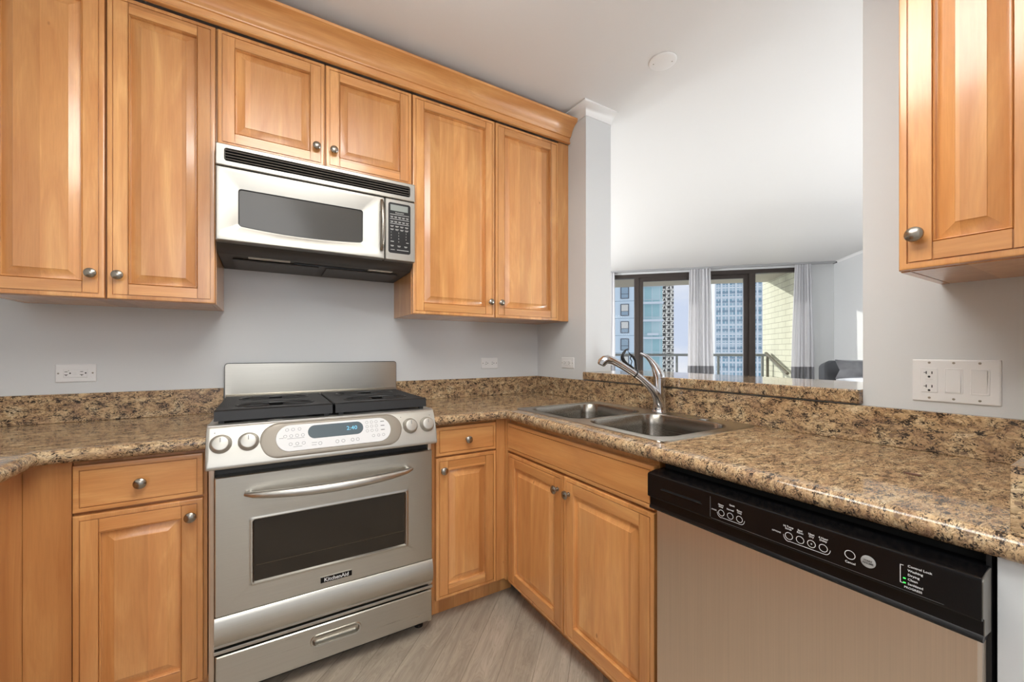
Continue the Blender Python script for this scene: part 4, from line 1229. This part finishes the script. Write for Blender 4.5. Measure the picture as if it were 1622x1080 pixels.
# ------------------------------------------------------------------ outlets and switch plate
def slots(mb, x, z, k=1.0, horiz=True, gfci=False):
    # a receptacle turned on its side: two slots and a ground hole
    if horiz:
        mb.box(x-.004*k, x+.004*k, -.0083, -.0078, z+.0048*k, z+.0068*k)
        mb.box(x-.005*k, x+.005*k, -.0083, -.0078, z-.0068*k, z-.0048*k)
        if gfci: mb.box(x-.001, x+.001, -.0083, -.0078, z-.0105*k, z-.0068*k)
        mb.lathe([(.0026*k, 0), (.0026*k, .0004)], (x+.011*k, -.0079, z), (0, -1, 0), 12)
    else:
        mb.box(x-.0065*k, x-.0045*k, -.0083, -.0078, z-.004*k, z+.004*k)
        mb.box(x+.0045*k, x+.0067*k, -.0083, -.0078, z-.0035*k, z+.0035*k)
        if gfci: mb.box(x-.0105*k, x-.0065*k, -.0083, -.0078, z-.0008, z+.0008)
        mb.lathe([(.0028*k, 0), (.0028*k, .0004)], (x, -.0079, z-.011*k), (0, -1, 0), 12)
def plate(T, x0, x1, z0, z1):
    return T.part('wall_plate', MB().loft([xz(rrect(x0, x1, z0, z1, .002, 3), -.0003), xz(rrect(x0+.0005, x1-.0005, z0+.0005, z1-.0005, .002, 3), -.003), xz(rrect(x0+.004, x1-.004, z0+.004, z1-.004, .002, 3), -.0062)], cap0=True, cap1=True), WHITEPL)
def insert(T, x0, x1, z0, z1, name='receptacle'):
    return T.part(name, MB().box(x0, x1, -.0078, -.004, z0, z1, bev=.001, seg=1), WHITEPL)
def screws(T, pts):
    for x, z in pts:
        T.part('screw', MB().lathe([(.0030, 0), (.0030, .0007), (.0022, .0011), (.0001, .0012)], (x, -.0061, z), (0, -1, 0), 12), GREYPL)
def duplex(x0, x1, z0, z1, label, rz, gfci):
    T = Thing('outlet', ((x0+x1)/2, 0, z0), label, 'outlet', rz, None)
    plate(T, x0, x1, z0, z1)
    cx_, cz_ = (x0+x1)/2, (z0+z1)/2
    insert(T, cx_-.034, cx_+.034, cz_-.0168, cz_+.0168)
    sl_ = MB(); slots(sl_, cx_-.026, cz_, 1, True, gfci); slots(sl_, cx_+.017, cz_, 1, True, gfci)
    T.part('slots', sl_, SLOTM)
    if gfci:
        T.part('test_button', MB().box(cx_-.0075, cx_-.0015, -.0088, -.0075, cz_-.006, cz_+.006, bev=.0005, seg=1), WHITEPL)
        T.part('test_button', MB().box(cx_+.0000, cx_+.0060, -.0088, -.0075, cz_-.006, cz_+.006, bev=.0005, seg=1), WHITEPL)
        T.part('status_light', MB().lathe([(.0014, 0), (.0014, .0006)], (cx_-.019, -.0078, cz_+.010), (0, -1, 0), 10), GREYPL)
    screws(T, [(cx_-.0475, cz_), (cx_+.0475, cz_)])
duplex(-2.2545, -2.1405, 1.054, 1.124, 'white sideways GFCI outlet with test buttons on the back wall left of the range', 0, True)
duplex(-.4260, -.3110, 1.066, 1.134, 'white sideways outlet on the back wall under the right upper cabinet', 0, False)
duplex(.2640, .3800, 1.071, 1.137, 'white sideways outlet on the short side wall left of the faucet', RR, False)
T = Thing('switch_plate', (1.929, 0, 1.037), 'white three-gang plate with outlet and two rocker switches on the right wall', 'switch', RR)
plate(T, 1.848, 2.010, 1.037, 1.152)
zc_ = 1.0955
g = [1.883, 1.929, 1.975]
insert(T, g[0]-.0165, g[0]+.0165, zc_-.0335, zc_+.0335)
sl_ = MB(); slots(sl_, g[0], zc_+.0205, 1, False, True); slots(sl_, g[0], zc_-.0165, 1, False, True)
T.part('slots', sl_, SLOTM)
T.part('test_button', MB().box(g[0]-.007, g[0]+.007, -.0090, -.0075, zc_+.0012, zc_+.0062, bev=.0005, seg=1), WHITEPL)
T.part('test_button', MB().box(g[0]-.007, g[0]+.007, -.0086, -.0075, zc_-.0055, zc_-.0005, bev=.0005, seg=1), WHITEPL)
for k, gx in enumerate(g[1:]):
    fr = T.part('switch_frame', MB().loft([xz(rrect(gx-.0168, gx+.0168, zc_-.0335, zc_+.0335, .003, 3), -.0062), xz(rrect(gx-.0163, gx+.0163, zc_-.033, zc_+.033, .003, 3), -.0072), xz(rrect(gx-.0135, gx+.0135, zc_-.0300, zc_+.0300, .002, 3), -.0072), xz(rrect(gx-.0133, gx+.0133, zc_-.0298, zc_+.0298, .002, 3), -.0045)], cap1=True), WHITEPL)
    a, b2 = (-.0062, -.0098) if k == 0 else (-.0098, -.0062)
    T.part('rocker', MB().prism([(-.005, zc_-.0292), (b2, zc_-.0292), (-.0088, zc_), (a, zc_+.0292), (-.005, zc_+.0292)], 'x', gx-.0126, gx+.0126), WHITEPL, fr)
screws(T, [(x, zc_+dz) for x in g for dz in (.048, -.048)])

# ------------------------------------------------------------------ round blank cover on the ceiling
T = Thing('ceiling_cover', (.073, -.949, CEIL), 'round white cover plate with two screws on the ceiling', 'cover plate')
T.part('plate', MB().lathe([(.064, 0.0005), (.064, .003), (.061, .006), (.050, .0085), (.001, .0095)], (.073, -.949, CEIL), (0, 0, -1), 40), WHITEPL)
for k in (-1, 1):
    T.part('screw', MB().lathe([(.0035, 0), (.003, .0012), (.0001, .0014)], (.073 + k*.030, -.949 - k*.030, CEIL-.0078), (0, 0, -1), 12), GREYPL)

# ------------------------------------------------------------------ kitchen fluorescent fixture above the picture, added living room fill lights
T = Thing('ceiling_light', (-1.36, -1.70, CEIL), 'long white fluorescent ceiling fixture with two lit diffusers over the kitchen floor', 'light')
T.part('housing', MB().box(-1.54, -1.18, -2.34, -1.06, CEIL-.205, CEIL-.180, bev=.004), WHITEPL)
for y in (-2.1, -1.3):  # rods added so the lowered diffusers also light the ceiling
    T.part('rod', MB().tube([(-1.36, y, CEIL-.0005), (-1.36, y, CEIL-.1805)], .008, 10), WHITEPL)
for x in (-1.530, -1.340):
    T.part('diffuser', MB().box(x, x+.150, -2.32, -1.08, CEIL-.25, CEIL-.2055, bev=.02, seg=3), TUBE)
for x in (-1.70, -1.165):
    T.part('side_diffuser', MB().box(x, x+.145, -2.32, -1.08, CEIL-.245, CEIL-.175, bev=.02, seg=3), TUBE)
for s, n, z, k in ((-1.6, 1.5, 1.6, 0.8), (-1.6, 3.0, 1.6, 1.0), (2.75, -0.3, 0.8, 0.34), (3.3, 2.2, 0.75, 0.38)):  # unseen point lights added to brighten the living room, no real fixtures
    L = bpy.data.lights.new('living_fill', 'POINT')
    L.shadow_soft_size = 0.16; L.energy = LIVING_FILL * k; L.color = (0.965, 0.98, 1.0)
    lo = bpy.data.objects.new('living_fill', L); COL.objects.link(lo)
    x, y = pn(s, n)
    lo.location = (x, y, z)
